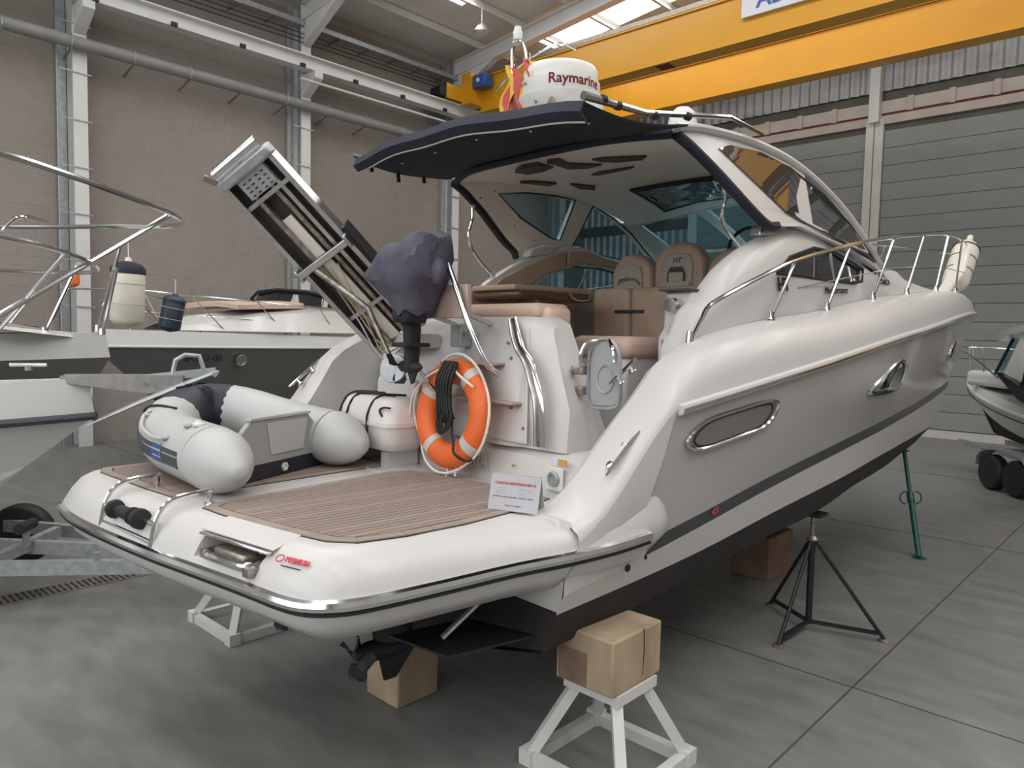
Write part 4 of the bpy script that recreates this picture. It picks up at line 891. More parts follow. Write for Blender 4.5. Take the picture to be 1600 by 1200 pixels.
# tan padded panels on the inside of the port coaming
def inner_panel(name, pts, m_='tan'):
    q = MB(); q.prism([(-(L(TX, a) - .135), a, b) for a, b in pts], (.03, 0, 0)); return q.build(name, m_, Y, bevel=.012)
inner_panel('coaming_pad', [(3.02, 2.62), (3.12, 2.72), (3.45, 2.98), (3.75, 3.12), (4.10, 3.26), (4.34, 3.32), (4.32, 3.15), (4.05, 3.06), (3.80, 2.93), (3.6, 2.84), (3.05, 2.60)])
inner_panel('coaming_pad', [(4.36, 3.32), (4.62, 3.355), (5.0, 3.29), (5.5, 3.235), (5.55, 3.12), (5.0, 3.20), (4.58, 3.215), (4.35, 3.16)])
inner_panel('coaming_lower', [(2.95, 2.3), (2.95, 2.58), (3.6, 2.84), (3.85, 2.93), (5.6, 2.95), (5.6, 2.3)], 'seat_inlay')
# awning behind the hardtop
def aw(u, v):
    ya = 1.86 + .05 * u * u; yf = 2.56 + .34 * u * u
    p0 = Vector((u * (1.24 if u > 0 else 1.17), ya, 3.785 - .035 * u + .07 * (1 - u * u))); p1 = Vector((u * 1.25, yf, 3.825 - .04 * (1 - u * u)))
    p = p0.lerp(p1, v); p.z += -.035 * math.sin(PI * v) + .008 * math.sin(9 * u + 5 * v); return p
q = MB(); q.plate([[aw(u, v / 8) for u in U] for v in range(9)], .012); awn = q.build('awning', 'navy_under', Y, smooth=True, label='navy canvas awning stretched behind the hardtop')
q = MB(); q.plate([[aw(u, .0) + Vector((0, 0, .01)) for u in U], [aw(u, 0) + Vector((0, -.035, -.05)) for u in U], [aw(u, 0) + Vector((0, .02, -.10)) for u in U]], .014); va = q.build('awning_valance', 'navy', awn, smooth=True)
q = MB(); q.tube([aw(u, 0) + Vector((0, .0, -.105)) for u in U], .006, 5); q.build('awning_piping', 'seat_inlay', va)
q = MB(); q.tube([roofp(u, 0, -.02) for u in U], .032, 8); q.build('roof_edge_trim', 'navy', awn, smooth=True)
q = MB(); q.tube([roofp(u, 0, .0) for u in U], .02, 8); q.build('awning_lacing', 'navy_under', awn, smooth=True)
for u in (-.72, -.3, .1, .5, .85): MB().ball(aw(u, .28) - Vector((0, 0, .03)), .012, 8, 5).build('snap_stud', 'steel', awn)
for u, v, l in ((-.98, .12, .06), (-.98, .40, .08), (-.97, .68, .06)): p = aw(u, v); MB().bar(p, p + Vector((0, .01, -l)), .03, .012, (1, 0, 0)).build('awning_tab', 'rubber', awn)
for s in (1, -1):
    q = MB(); q.tube([aw(s, 0) + Vector((s * .02, -.04, .03)), aw(s, .5) + Vector((s * .03, 0, .055)), aw(s, 1) + Vector((s * .02, 0, .06)), (s * 1.25, 3.4, 3.99), (s * 1.22, 3.9, 3.98)], [.026, .02, .018, .016, .014], 8); ro = q.build('awning_rod', 'chrome', awn, smooth=True)
    for v in (.12, .25, .6, .95): p = aw(s, v); MB().tube([p + Vector((s * .028, -.015, .05)), p + Vector((s * .028, .015, .05))], .027, 8).build('rod_strap', 'rubber', ro)
# radar pod, dome, mast
q = MB()
def pod(z, a, b, yc): return [(a * math.cos(k * PI / 12), yc + b * math.sin(k * PI / 12), z) for k in range(24)]
q.loft([pod(3.90, .62, .55, 3.35), pod(4.0, .54, .48, 3.25), pod(4.08, .40, .36, 3.1), pod(4.17, .33, .31, 3.03), pod(4.25, .345, .325, 3.0), pod(4.28, .34, .32, 3.0)], closed_v=True, caps=True); rp = q.build('radar_pod', 'gel_white', Y, smooth=True, angle=60)
q = MB(); q.lathe([(.29, 0), (.305, .03), (.305, .11), (.285, .115), (.29, .19), (.27, .225), (.18, .245), (.02, .25)], (0, 3.0, 4.28), 32); rd = q.build('radar_dome', 'plastic_white', Y, smooth=True, angle=50)
def wrap(a0, r, z):
    return lambda x, y, zz: (r * math.cos(a0 + x / r) + 0, 3.0 + r * math.sin(a0 + x / r), z + y)
text('Raymarine', 'radar_lettering', 'logo_red', rd, .105, (0, 0, 0), (1, 0, 0), (0, 0, 1), .002, align='LEFT', bold=.002, curve=wrap(-1.12, .307, 4.35))
text('DIGITAL', 'radar_small_lettering', 'ink_dark', rd, .048, (0, 0, 0), (1, 0, 0), (0, 0, 1), .002, align='LEFT', curve=wrap(-2.35, .307, 4.355))
q = MB(); q.tube(spline([(.13, 2.73, 4.16), (.2, 2.71, 4.20), (.26, 2.71, 4.14), (.28, 2.72, 4.06)], 14), .014, 8); q.build('pod_cable', 'seat_inlay', rp, smooth=True)
q = MB(); q.tube(spline([(-.36, 2.85, 4.02), (-.31, 2.80, 4.3), (-.29, 2.75, 4.62), (-.25, 2.74, 4.71), (-.19, 2.74, 4.71), (-.15, 2.75, 4.62), (-.09, 2.75, 4.36), (.06, 2.70, 4.17)], 40), .016, 8); ms = q.build('light_mast', 'chrome', Y, smooth=True)
q = MB(); q.lathe([(.035, 0), (.038, .06), (.03, .075), (.028, .1)], (-.22, 2.74, 4.72), 12); q.build('anchor_light', 'plastic_white', ms, smooth=True)
q = MB(); q.tube(spline([(-.7, 2.95, 4.50), (-.3, 2.85, 4.58), (.1, 2.85, 4.64), (.2, 2.95, 4.60)], 16), .010, 6); q.build('mast_hoop', 'chrome', ms, smooth=True)
q = MB(); q.lathe([(.05, -.28), (.05, -.02), (.10, 0), (.10, .04), (.125, .06), (.13, .14), (.11, .22), (.06, .265), (.01, .275)], (.03, 4.6, 4.30), 20); q.build('satellite_dome', 'plastic_white', Y, smooth=True)
q = MB(); q.lathe([(.06, 0), (.06, .02), (.05, .05), (.01, .06)], (.35, 3.95, 4.06), 14); q.build('gps_antenna', 'plastic_white', Y, smooth=True)
# flags tied to the mast
for x0, y0, cols, lb in ((-.31, 2.77, ('flag_yellow', 'flag_red'), 'red and yellow courtesy flag hanging slack left of the light mast'), (-.10, 2.76, ('flag_red', 'flag_yellow'), 'faded red and yellow flag bunched right against the light mast')):
    t = thing('courtesy_flag', lb, 'flag', (x0, y0, 4.16), 'courtesy flags on the hardtop mast', boat=True)
    for k, m_ in enumerate(cols):
        q = MB(); q.plate([[(x0 - .035 + .05 * k + .035 * math.sin(5 * j / 8 + k) + (i - 1) * (.012 + .035 * math.sin(PI * j / 9)), y0 - .02 + .03 * math.sin(4 * i + j * .9 + k), 4.56 - .05 * j - .04 * k) for i in range(4)] for j in range(9)], .004); q.build('flag_cloth', m_, t, smooth=True)
    q = MB(); q.tube([(x0, y0, 4.60), (x0 + .01, y0 - .015, 4.12)], .004, 5); q.build('flag_halyard', 'rope_white', t)
# ------------------------------------------------------------------ gangway folded up at the stern (part of the yacht)
G0, G1 = Vector((-.66, 1.98, 2.44)), Vector((-.86, .84, 3.57)); gd = (G1 - G0).normalized(); gs = Vector((.66, .75, 0)); gs = (gs - gd * gs.dot(gd)).normalized(); gn = gs.cross(gd)   # gn: towards the underside
if gn.y > 0: gn = -gn
def gp(a, b, c=0.): return G0 + (G1 - G0) * a + gs * b + gn * c
q = MB(); q.bar(gp(0, 0, -.06), gp(.97, 0, -.06), .44, .025, gn); gw = q.build('gangway', 'dark_panel', Y, label='folded boarding gangway raised at an angle over the stern')
for b, m_ in ((-.22, 'steel'), (.22, 'steel'), (-.10, 'dirty_steel'), (.06, 'dirty_steel'), (.12, 'steel')):
    q = MB(); q.bar(gp(-.02, b, 0), gp(.98, b * .92, 0), .035 if abs(b) > .2 else .03, .11 if abs(b) > .2 else .05, gn); q.build('side_rail' if abs(b) > .2 else 'inner_rail', m_, gw)
q = MB(); q.bar(gp(0, -.05, -.02), gp(.72, -.05, -.02), .10, .02, gn); q.build('slide_strip', 'beige_lining', gw)
q = MB(); q.bar(gp(.0, .245, -.03), gp(.55, .245, -.03), .03, .16, gn); q.build('side_cover', 'rubber', gw)
for a in (.84, .5, .2): q = MB(); q.bar(gp(a, -.2, .02), gp(a, .2, .02), .03, .025, gn); q.build('cross_bar', 'steel', gw)
q = MB(); q.bar(gp(.86, .0, .035), gp(.95, .0, .035), .24, .012, gn); q.build('slotted_plate', 'galv', gw)
for a in (.87, .89, .91, .93):
    for b in (-.08, -.03, .03, .08): MB().bar(gp(a, b - .012, .043), gp(a, b + .012, .043), .008, .004, gn).build('slot', 'rubber', gw)
q = MB(); q.bar(gp(.95, 0, .01), gp(1.0, 0, .01), .46, .12, gn); q.build('end_box', 'galv', gw, bevel=.02)
q = MB(); q.tube([gp(1.02, -.2, .02), gp(1.02, .2, .02)], .055, 14); q.build('end_roller', 'chrome', gw, smooth=True)
q = MB(); q.bar(gp(1.0, -.23, .03), gp(1.05, -.25, .08), .04, .02, gn); q.build('end_hook', 'dirty_steel', gw)
for b in (-.23, .23): q = MB(); q.bar(gp(.47, b, .03), gp(.53, b, .03), .03, .18, gn); q.build('clamp', 'steel', gw, bevel=.008)
q = MB(); q.bar(gp(.50, -.24, .11), gp(.50, .24, .11), .05, .02, gn); q.build('clamp_bar', 'steel', gw, bevel=.006)
q = MB(); q.tube([gp(.48, -.10, .10), (-.50, 1.60, 2.62), (-.30, 1.68, 2.24)], [.024, .022, .018], 10); q.build('support_strut', 'dirty_steel', gw, smooth=True)
q = MB(); q.lathe([(.10, -.012), (.105, 0), (.10, .014), (.03, .02)], (-.295, 1.685, 2.20), 24, Vector((.45, -.85, .2)).to_track_quat('Z', 'Y').to_matrix()); q.build('strut_foot', 'galv', gw, smooth=True)
for k, (m_, off) in enumerate((('rope_tan', .0), ('rope_tan', .06), ('galv', -.06))):
    q = MB(); q.tube(spline([gp(.45, off, .1), (-.62 + off, 1.62, 2.55), (-.45, 1.70, 2.36 - .05 * k), (-.18, 1.72, 2.40), (-.12, 1.70, 2.42)], 24), .006, 5); q.build('rope', m_, gw)
q = MB(); q.bb((-.92, 1.98, 2.34), (-.40, 2.18, 2.45)); q.build('gangway_base', 'gel_white', gw, bevel=.015)
q = MB(); q.bb((-.10, 2.03, 2.36), (.02, 2.13, 2.52)); q.bb((.02, 2.05, 2.44), (.12, 2.08, 2.47)); q.build('hinge_block', 'galv', gw, bevel=.006)
# outboard bracket and davit pole
q = MB(); q.bb((-.36, 1.80, 2.555), (.36, 1.845, 2.775)); wb_ = q.build('outboard_bracket', 'wood_bracket', Y, bevel=.01)
for x in (-.25, .18): MB().bar((x, 1.84, 2.62), (x, 2.2, 2.52), .03, .03).build('bracket_arm', 'steel', wb_)
q = MB(); q.tube(spline([(.10, 1.80, 3.02), (.19, 1.77, 2.92), (.33, 1.76, 2.70), (.43, 1.76, 2.52), (.50, 1.79, 2.36), (.54, 1.83, 2.26), (.55, 1.92, 2.2)], 24), .019, 10); q.build('davit_pole', 'chrome', Y, smooth=True)
q = MB(); q.tube([(-.05, 1.72, 2.20), (.08, 1.86, 1.98)], .014, 8); q.tube([(.03, 1.86, 1.97), (.10, 1.84, 1.97)], .02, 8); q.build('transom_stay', 'chrome', Y, smooth=True)
# ------------------------------------------------------------------ outboard motor with its cover
ob = thing('outboard_motor', 'small outboard motor under a crumpled navy cover clamped on wooden bracket', 'outboard motor', (-.10, 1.70, 2.12), boat=True)
OC = [(2.58, .13, .12, -.05), (2.64, .17, .14, -.06), (2.70, .20, .16, -.07), (2.745, .27, .19, -.10), (2.79, .35, .21, -.13), (2.835, .40, .225, -.15), (2.88, .415, .23, -.155), (2.93, .40, .23, -.13), (2.98, .375, .225, -.10), (3.03, .34, .21, -.06), (3.07, .31, .19, -.03), (3.10, .285, .17, -.01), (3.115, .22, .13, .0)]
q = MB(); rings = []
for i, (z, a, b, xo) in enumerate(OC):
    r = []
    for j in range(44):
        t = 2 * PI * j / 44; w = 1 + .05 * abs(math.sin(3.5 * t + i * .55)) + .045 * abs(math.sin(6 * t - i * .8)) + .03 * abs(math.sin(11 * t + i * 1.1)) - .05 + random.uniform(-.012, .012)
        c_, s_ = math.cos(t), math.sin(t); sq = (abs(c_) ** 3.2 + abs(s_) ** 3.2) ** (-1 / 3.2)
        r.append((xo * .9 + .03 + a * .76 * w * c_ * sq, 1.66 + b * .9 * w * s_ * sq, 2.62 + (z - 2.62) * .90 + .02 * math.sin(4 * t + i) + .035 * c_ * (i / 12)))
    rings.append(r)
q.loft(rings, closed_v=True, caps=True); q.build('motor_cover', 'cover_cloth', ob, smooth=True, angle=28)
q = MB(); q.loft([[(.19 + a * math.cos(2 * PI * j / 14) * (1 + .15 * math.sin(3 * j)), 1.68 + a * .8 * math.sin(2 * PI * j / 14), z) for j in range(14)] for z, a in ((2.76, .04), (2.82, .075), (2.88, .08), (2.95, .05))], closed_v=True, caps=True); q.build('cover_flap', 'cover_cloth', ob, smooth=True, sub=1)
q = MB(); q.loft([[(-.07 + a * (1 + .12 * math.sin(6 * t)) * math.cos(t), 1.66 + b * (1 + .12 * math.cos(7 * t)) * math.sin(t), z) for t in [2 * PI * j / 24 for j in range(24)]] for z, a, b in ((2.52, .10, .1), (2.56, .13, .11), (2.61, .12, .11), (2.68, .15, .12))], closed_v=True, caps=True); q.build('cover_skirt', 'navy', ob, smooth=True, angle=180)
q = MB(); q.loft([[(-.10 + a * math.cos(t), 1.70 + b * math.sin(t), z) for t in [2 * PI * j / 14 for j in range(14)]] for z, a, b in ((2.36, .045, .06), (2.42, .05, .065), (2.58, .05, .07))], closed_v=True, caps=True); q.build('drive_leg', 'rubber', ob, smooth=True)
q = MB(); q.prism([(-.20, 1.60, 2.355), (-.02, 1.60, 2.355), (-.02, 1.80, 2.355), (-.15, 1.82, 2.355), (-.24, 1.72, 2.355)], (0, 0, .03)); q.build('cavitation_plate', 'rubber', ob, bevel=.006)
q = MB(); q.loft([[(-.10 + a * math.cos(t), 1.70 + b * math.sin(t), z) for t in [2 * PI * j / 14 for j in range(14)]] for z, a, b in ((2.20, .035, .06), (2.28, .04, .06), (2.36, .045, .06))], closed_v=True, caps=True); q.build('lower_leg', 'rubber', ob, smooth=True)
q = MB(); q.loft([[(x, 1.70 + r * math.cos(t), 2.22 + r * math.sin(t)) for t in [2 * PI * j / 12 for j in range(12)]] for x, r in ((-.24, .02), (-.20, .04), (-.10, .045), (-.02, .03), (.02, .008))], closed_v=True, caps=True); q.build('gearcase', 'rubber', ob, smooth=True)
q = MB(); q.prism([(-.15, 1.695, 2.20), (-.03, 1.695, 2.20), (-.075, 1.695, 2.11), (-.10, 1.695, 2.10)], (0, .012, 0)); q.build('skeg', 'rubber', ob)
for k in range(3):
    t = k * 2 * PI / 3 + .5; c_, s_ = math.cos(t), math.sin(t); q = MB()
    q.plate([[(-.24 + .035 * (j - 1) * .8, 1.70 + r * math.cos(t + (j - 1) * w), 2.22 + r * math.sin(t + (j - 1) * w)) for j in range(3)] for r, w in ((.03, .35), (.07, .45), (.105, .40), (.125, .15))], .007); q.build('propeller_blade', 'rubber', ob, smooth=True)
# ------------------------------------------------------------------ lifebuoy
LC = Vector((.18, 1.84, 1.915)); lb = thing('lifebuoy', 'orange lifebuoy ring hanging on the transom with black rope coil', 'lifebuoy', (.18, 1.84, 1.53), boat=True)
lu = Vector((0, .12, 1)).normalized(); lx = Vector((1, .0, 0)); ln_ = lx.cross(lu)
def lp(t, R=.285, d=0.): return LC + lx * R * math.cos(t) + lu * R * math.sin(t) + ln_ * d
q = MB(); q.tube([lp(2 * PI * k / 48) for k in range(48)], .087, 16, closed=True, up=ln_, flat=.72); q.build('ring_body', 'orange', lb, smooth=True)
for t in (.95, 2.62, 4.1, 5.6):
    q = MB(); q.tube([lp(t - .1 + .05 * k) for k in range(5)], .0885, 16, up=ln_, flat=.73); q.build('tape_band', 'tape_grey', lb, smooth=True)
for k in range(4):
    t0 = .55 + k * PI / 2; pts = [lp(t0 + (PI / 2) * i / 10, .372 + .035 * math.sin(PI * i / 10) + (.0 if k else .0), .03 * math.sin(PI * i / 10)) for i in range(11)]
    q = MB(); q.tube(pts, .009, 6); q.build('grab_line', 'rope_white', lb)
q = MB(); q.tube(spline([lp(1.9, .30, .085), lp(2.4, .31, .10), lp(2.9, .36, .09), lp(3.3, .42, .05)], 16), .008, 6); q.build('grab_line', 'rope_white', lb)
q = MB(); q.tube(spline([lp(1.35, .31, .09), lp(1.0, .30, .10), lp(.6, .34, .08)], 14), .009, 6); q.build('grab_line', 'rope_white', lb)
for i, a in enumerate((4.75, 5.0)): p = lp(a, .37, .0); q = MB(); q.tube([p, p + Vector((.01, -.02, -.05))], .008, 6); q.build('line_end', 'rope_white', lb)
for k in range(17):
    a = -.065 + .13 * k / 16; h = .02 * (k % 3)
    q = MB(); q.tube(spline([LC + lx * (.05 + a * .9) + lu * (.345 - .01 * (k % 2)) + ln_ * (.085 + .012 * (k % 3)), LC + lx * (.04 + a * 1.15) + lu * .22 + ln_ * (.125 + h * .6), LC + lx * (.04 + a * .95) + lu * .10 + ln_ * (.11 + h * .6), LC + lx * (.05 + a * 1.1) + lu * .0 + ln_ * (.10 + h * .5), LC + lx * (.05 + a * 1.3) + lu * (.0 - .03 * (k % 3)) + ln_ * .09], 24), .012, 6); q.build('rope_coil', 'rope_black', lb)
for k in range(4): q = MB(); q.tube([LC + lx * (.04 + .03 * (k - 1.5) + .05 * math.cos(t)) + lu * (-.065 + .075 * math.sin(t) + .01 * k) + ln_ * (.08 + .012 * k) for t in [2 * PI * i / 18 for i in range(18)]], .008, 6, closed=True); q.build('rope_loop', 'rope_black', lb)
q = MB(); q.tube(spline([LC + lx * .10 + lu * -.03 + ln_ * .08, LC + lx * .13 + lu * -.12 + ln_ * .09, lp(5.42, .24, .09), lp(5.36, .31, .10), lp(5.42, .38, .04), lp(5.6, .39, .0)], 30), .009, 6); q.build('rope_tail', 'rope_black', lb)
q = MB(); q.bb((.05, 1.83, 2.23), (.22, 1.97, 2.26)); q.build('ring_hanger', 'dirty_steel', Y)
# ------------------------------------------------------------------ liferaft canister
lr = thing('liferaft_canister', 'white hard shell liferaft canister strapped beside the lifebuoy', 'liferaft', (-.60, 1.78, 1.60), boat=True)
def rbox(z, a, b, r=.10):
    o = []
    for cx_, cy_, s0 in ((a - r, b - r, 0), (-a + r, b - r, 1), (-a + r, -b + r, 2), (a - r, -b + r, 3)):
        for k in range(5): t = (s0 + k / 4) * PI / 2; o.append((-.60 + cx_ + r * math.cos(t), 1.78 + cy_ + r * math.sin(t), z))
    return o
q = MB(); q.loft([rbox(1.60, .29, .10, .08), rbox(1.615, .34, .145, .1), rbox(1.68, .37, .165), rbox(1.785, .38, .175)], closed_v=True, caps=True); q.build('lower_shell', 'canister', lr, smooth=True, angle=50)
q = MB(); q.loft([rbox(1.785, .39, .185), rbox(1.815, .39, .185)], closed_v=True, caps=True); q.build('seam_band', 'canister', lr, smooth=True, angle=50)
q = MB(); q.loft([rbox(1.815, .38, .175), rbox(1.90, .365, .165), rbox(1.965, .33, .135), rbox(1.985, .28, .09, .08)], closed_v=True, caps=True); q.build('upper_shell', 'canister', lr, smooth=True, angle=50)
for x in (-.88, -.78, -.50):
    q = MB(); q.tube(spline([(x, 1.60, 1.66), (x, 1.596, 1.80), (x, 1.60, 1.86), (x + .02, 1.64, 1.96), (x + .04, 1.72, 2.0), (x + .05, 1.9, 1.99)], 20), .008, 6); q.build('strap', 'rope_black', lr)
q = MB(); q.tube(spline([(-.80, 1.70, 1.99), (-.68, 1.72, 2.0), (-.55, 1.75, 2.0), (-.42, 1.78, 1.99)], 14), .012, 6); q.build('painter_rope', 'rope_black', lr)
q = MB(); q.tube(spline([(-.32, 1.61, 1.86), (-.34, 1.60, 1.90), (-.30, 1.605, 1.925), (-.25, 1.63, 1.925)], 12), .008, 6); q.build('carry_handle', 'rope_black', lr)
for x in (-.85, -.38): q = MB(); q.bb((x - .03, 1.66, DK), (x + .03, 1.94, 1.60)); q.build('raft_cradle', 'gel_white', Y)
# ------------------------------------------------------------------ inflatable dinghy
dg = thing('inflatable_dinghy', 'grey inflatable dinghy with navy bow lying across the swim platform', 'dinghy', (-.75, .9, DK), boat=True)
DC = spline([(-.28, .42, 1.69), (-.62, .42, 1.695), (-.98, .43, 1.705), (-1.30, .50, 1.74), (-1.55, .66, 1.80), (-1.64, .90, 1.84), (-1.50, 1.10, 1.82), (-1.20, 1.24, 1.76), (-.88, 1.33, 1.72), (-.62, 1.39, 1.70)], 90)
n = len(DC); cutp = [0, int(n * .40), int(n * .63), n - 1]
for a, b, m_, nm in ((cutp[0], cutp[1], 'pvc_grey', 'side_tube'), (cutp[1], cutp[2], 'dinghy_navy', 'bow_tube'), (cutp[2], cutp[3], 'pvc_grey', 'side_tube')):
    q = MB(); q.tube(DC[a:b + 1], .192, 18); q.build(nm, m_, dg, smooth=True)
for tip, base, nm in (((.10, .42, 1.655), DC[0], 'stern_cone'), ((-.31, 1.475, 1.66), DC[-1], 'stern_cone')):
    base, tip = Vector(base), Vector(tip); q = MB(); pr = [(0, .192), (.15, .192), (.35, .182), (.55, .155), (.75, .115), (.9, .07), (.97, .045), (1, .03)]
    q.tube([base.lerp(tip, t) for t, r in pr], [r for t, r in pr], 18); q.build(nm, 'pvc_grey', dg, smooth=True)
# rub strake stripes and mark on the near tube
def on_tube(i, ang, r=.194):
    p = DC[i]; t = (DC[min(n - 1, i + 1)] - DC[max(0, i - 1)]).normalized(); up_ = Vector((0, 0, 1)); up_ = (up_ - t * up_.dot(t)).normalized(); sd = up_.cross(t)
    if sd.y > 0: sd = -sd
    return p + (sd * math.cos(ang) + up_ * math.sin(ang)) * r
for a0, a1 in ((-.30, .02), (.08, .22)):
    q = MB(); q.plate([[on_tube(i, a0 + (a1 - a0) * j / 4) for j in range(5)] for i in range(2, 40, 2)], .004); q.build('tube_stripe', 'dinghy_stripe', dg, smooth=True)
q = MB(); q.plate([[on_tube(i, -.36 + .64 * j / 4, .197) for j in range(5)] for i in (10, 12, 14)], .004); mk = q.build('maker_patch', 'pvc_grey', dg, smooth=True)
for k in range(3): q = MB(); q.plate([[on_tube(i, -.30 + .20 * k + .14 * j / 3, .200) for j in range(4)] for i in (10, 11, 12, 13, 14)], .003); q.build('maker_mark', 'ink_blue', mk)
q = MB(); q.tube(spline([on_tube(8, .55, .20), on_tube(10, .42, .215), on_tube(15, .40, .215), on_tube(22, .5, .215), on_tube(26, .75, .21), on_tube(27, 1.0, .2)], 24), .012, 7); q.build('grab_rope', 'pvc_grey', dg)
q = MB(); q.tube(spline([on_tube(24, 1.75, .2), on_tube(28, 1.3, .2), on_tube(33, .8, .2), on_tube(35, .4, .2), on_tube(36, -.2, .2)], 24), .008, 6); q.build('lifeline', 'rope_black', dg)
for i, a in ((9, .5), (26, .8), (5, 1.1)): p = on_tube(i, a, .2); q = MB(); q.ball(p, (.03, .025, .015), 10, 6); q.build('rope_patch', 'dinghy_board', dg, smooth=True)
q = MB(); q.lathe([(.035, 0), (.035, .015), (.02, .025), (.018, .035)], on_tube(3, 1.3, .19), 12); q.build('air_valve', 'plastic_white', dg, smooth=True)
for k in range(3): q = MB(); q.tube(spline([on_tube(int(n * .5) + k, 1.5, .2), on_tube(int(n * .5) + 2 * k, .9 + .1 * k, .22), on_tube(int(n * .52) + 2 * k, 2.2, .21), on_tube(int(n * .52), 2.7, .2)], 14), .009, 6); q.build('bow_rope', 'rope_black', dg)
# transom board, bottom strip, floor
ta, tb2 = Vector((-.34, .58, 0)), Vector((-.66, 1.25, 0)); td = (tb2 - ta); tn = Vector((td.y, -td.x, 0)).normalized()
f_ = lambda k, z, o=0.: (ta + td * k + tn * o + Vector((0, 0, z)))
q = MB(); q.prism([f_(-.08, 1.60), f_(1.08, 1.60), f_(1.0, 1.80), f_(.88, 1.885), f_(.12, 1.885), f_(-.02, 1.80)], tn * .035); tbd = q.build('transom_board', 'dinghy_board', dg, bevel=.006)
q = MB(); q.prism([f_(.36, 1.65, .036), f_(.80, 1.65, .036), f_(.86, 1.86, .036), f_(.31, 1.86, .036)], tn * .008); q.build('motor_pad', 'pvc_grey', tbd, bevel=.004)
q = MB(); q.prism([f_(.1, 1.885, -.01), f_(.9, 1.885, -.01), f_(.9, 1.885, .045), f_(.1, 1.885, .045)], (0, 0, .015)); q.build('board_cap', 'pvc_grey', tbd)
q = MB(); q.prism([f_(-.1, 1.505), f_(1.1, 1.505), f_(1.1, 1.605), f_(-.1, 1.605)], tn * .03); q.build('bottom_strip', 'dinghy_navy', dg)
q = MB(); q.lathe([(.030, 0), (.030, .012), (.016, .012), (.015, .004)], f_(.55, 1.553, .03), 6, tn.to_track_quat('Z', 'Y').to_matrix()); q.build('drain_plug', 'plastic_white', tbd)
q = MB(); q.prism([(-.36, .60, 1.52), (-.66, 1.22, 1.52), (-1.1, 1.12, 1.53), (-1.40, .9, 1.56), (-1.25, .62, 1.55), (-.9, .56, 1.53)], (0, 0, .02)); q.build('floor_panel', 'dinghy_board', dg)
# ------------------------------------------------------------------ sales sheet in a stand
sh = thing('sales_sheet', 'white printed sales sheet in a clear folding stand on the teak', 'sign', (1.2, 1.45, DK), boat=True)
sa, sb = Vector((1.075, 1.385, DK + .012)), Vector((1.345, 1.50, DK + .012)); sdv = (sb - sa).normalized(); snv = Vector((sdv.y, -sdv.x, 0)); sup = (Vector((0, 0, 1)) - snv * .28).normalized()
q = MB(); q.prism([sa, sb, sb + sup * .2, sa + sup * .2], -snv * .003); pg = q.build('sheet_front', 'sheet_paper', sh)
q = MB(); q.prism([sa + sup * .2, sb + sup * .2, sb - snv * .11, sa - snv * .11], snv * .003); q.build('stand_back', 'tape_grey', sh)
def st(body, m_, sz, a, b, bold=0.): text(body, 'printed_line', m_, pg, sz, sa + sdv * .147 * 1 + sdv * a + sup * b + snv * .0022, sdv, sup, .0006, bold=bold)
st('CRANCHI MEDITERRANEE 43', 'ink_red', .0185, 0, .148, .0006)
def rule(c_, h_, w_, m_='tape_grey', t_=.0025): p = sa + sdv * (.147 + c_) + sup * h_ + snv * .001; MB().bar(p - sdv * w_ / 2, p + sdv * w_ / 2, .002, t_, snv).build('printed_rule', m_, pg)
for r_ in range(4): rule(-.085, .124 - .011 * r_, .055 - .006 * (r_ % 2)); rule(.06, .124 - .011 * r_, .08 - .012 * (r_ % 3))
rule(-.115, .183, .03); rule(.115, .178, .025)
for c_, w_ in ((-.1, .05), (-.052, .03), (-.005, .05), (.05, .04), (.095, .035)): rule(c_, .075 - .03 * c_ * 0, w_, 'ink_dark', .005)
for c_, w_ in ((-.03, .035), (.0, .01), (.03, .035)): rule(c_, .03, w_, 'ink_dark', .0045)
# ------------------------------------------------------------------ fender lashed at the bow rail
fd = thing('fender', 'large white ribbed fender lashed upright inside the bow rail', 'fender', (.34, 11.55, 3.24), boat=True)
F0, F1 = Vector((.32, 11.45, 3.30)), Vector((.34, 12.0, 4.06)); pr = [(0, .05), (.03, .12), (.10, .175), (.18, .19), (.78, .19), (.88, .175), (.95, .12), (.985, .06), (1.0, .05), (1.12, .045), (1.14, .03)]
q = MB(); q.tube([F0.lerp(F1, t) for t, r in pr], [r for t, r in pr], 18); q.build('fender_body', 'fender_white', fd, smooth=True)
for t in (.35, .6, .84): q = MB(); fdv = (F1 - F0).normalized(); q.tube([F0.lerp(F1, t - .006), F0.lerp(F1, t + .006)], .196, 18); q.build('fender_lashing', 'rope_black', fd, smooth=True)
q = MB(); q.prism([(.20, 11.22, 3.22), (.40, 11.05, 3.22), (.56, 11.2, 3.55), (.55, 11.42, 3.96), (.50, 11.48, 3.99), (.36, 11.40, 3.62)], (-.04, -.04, .0)); q.build('bow_cushion', 'beige_lining', Y, bevel=.012)
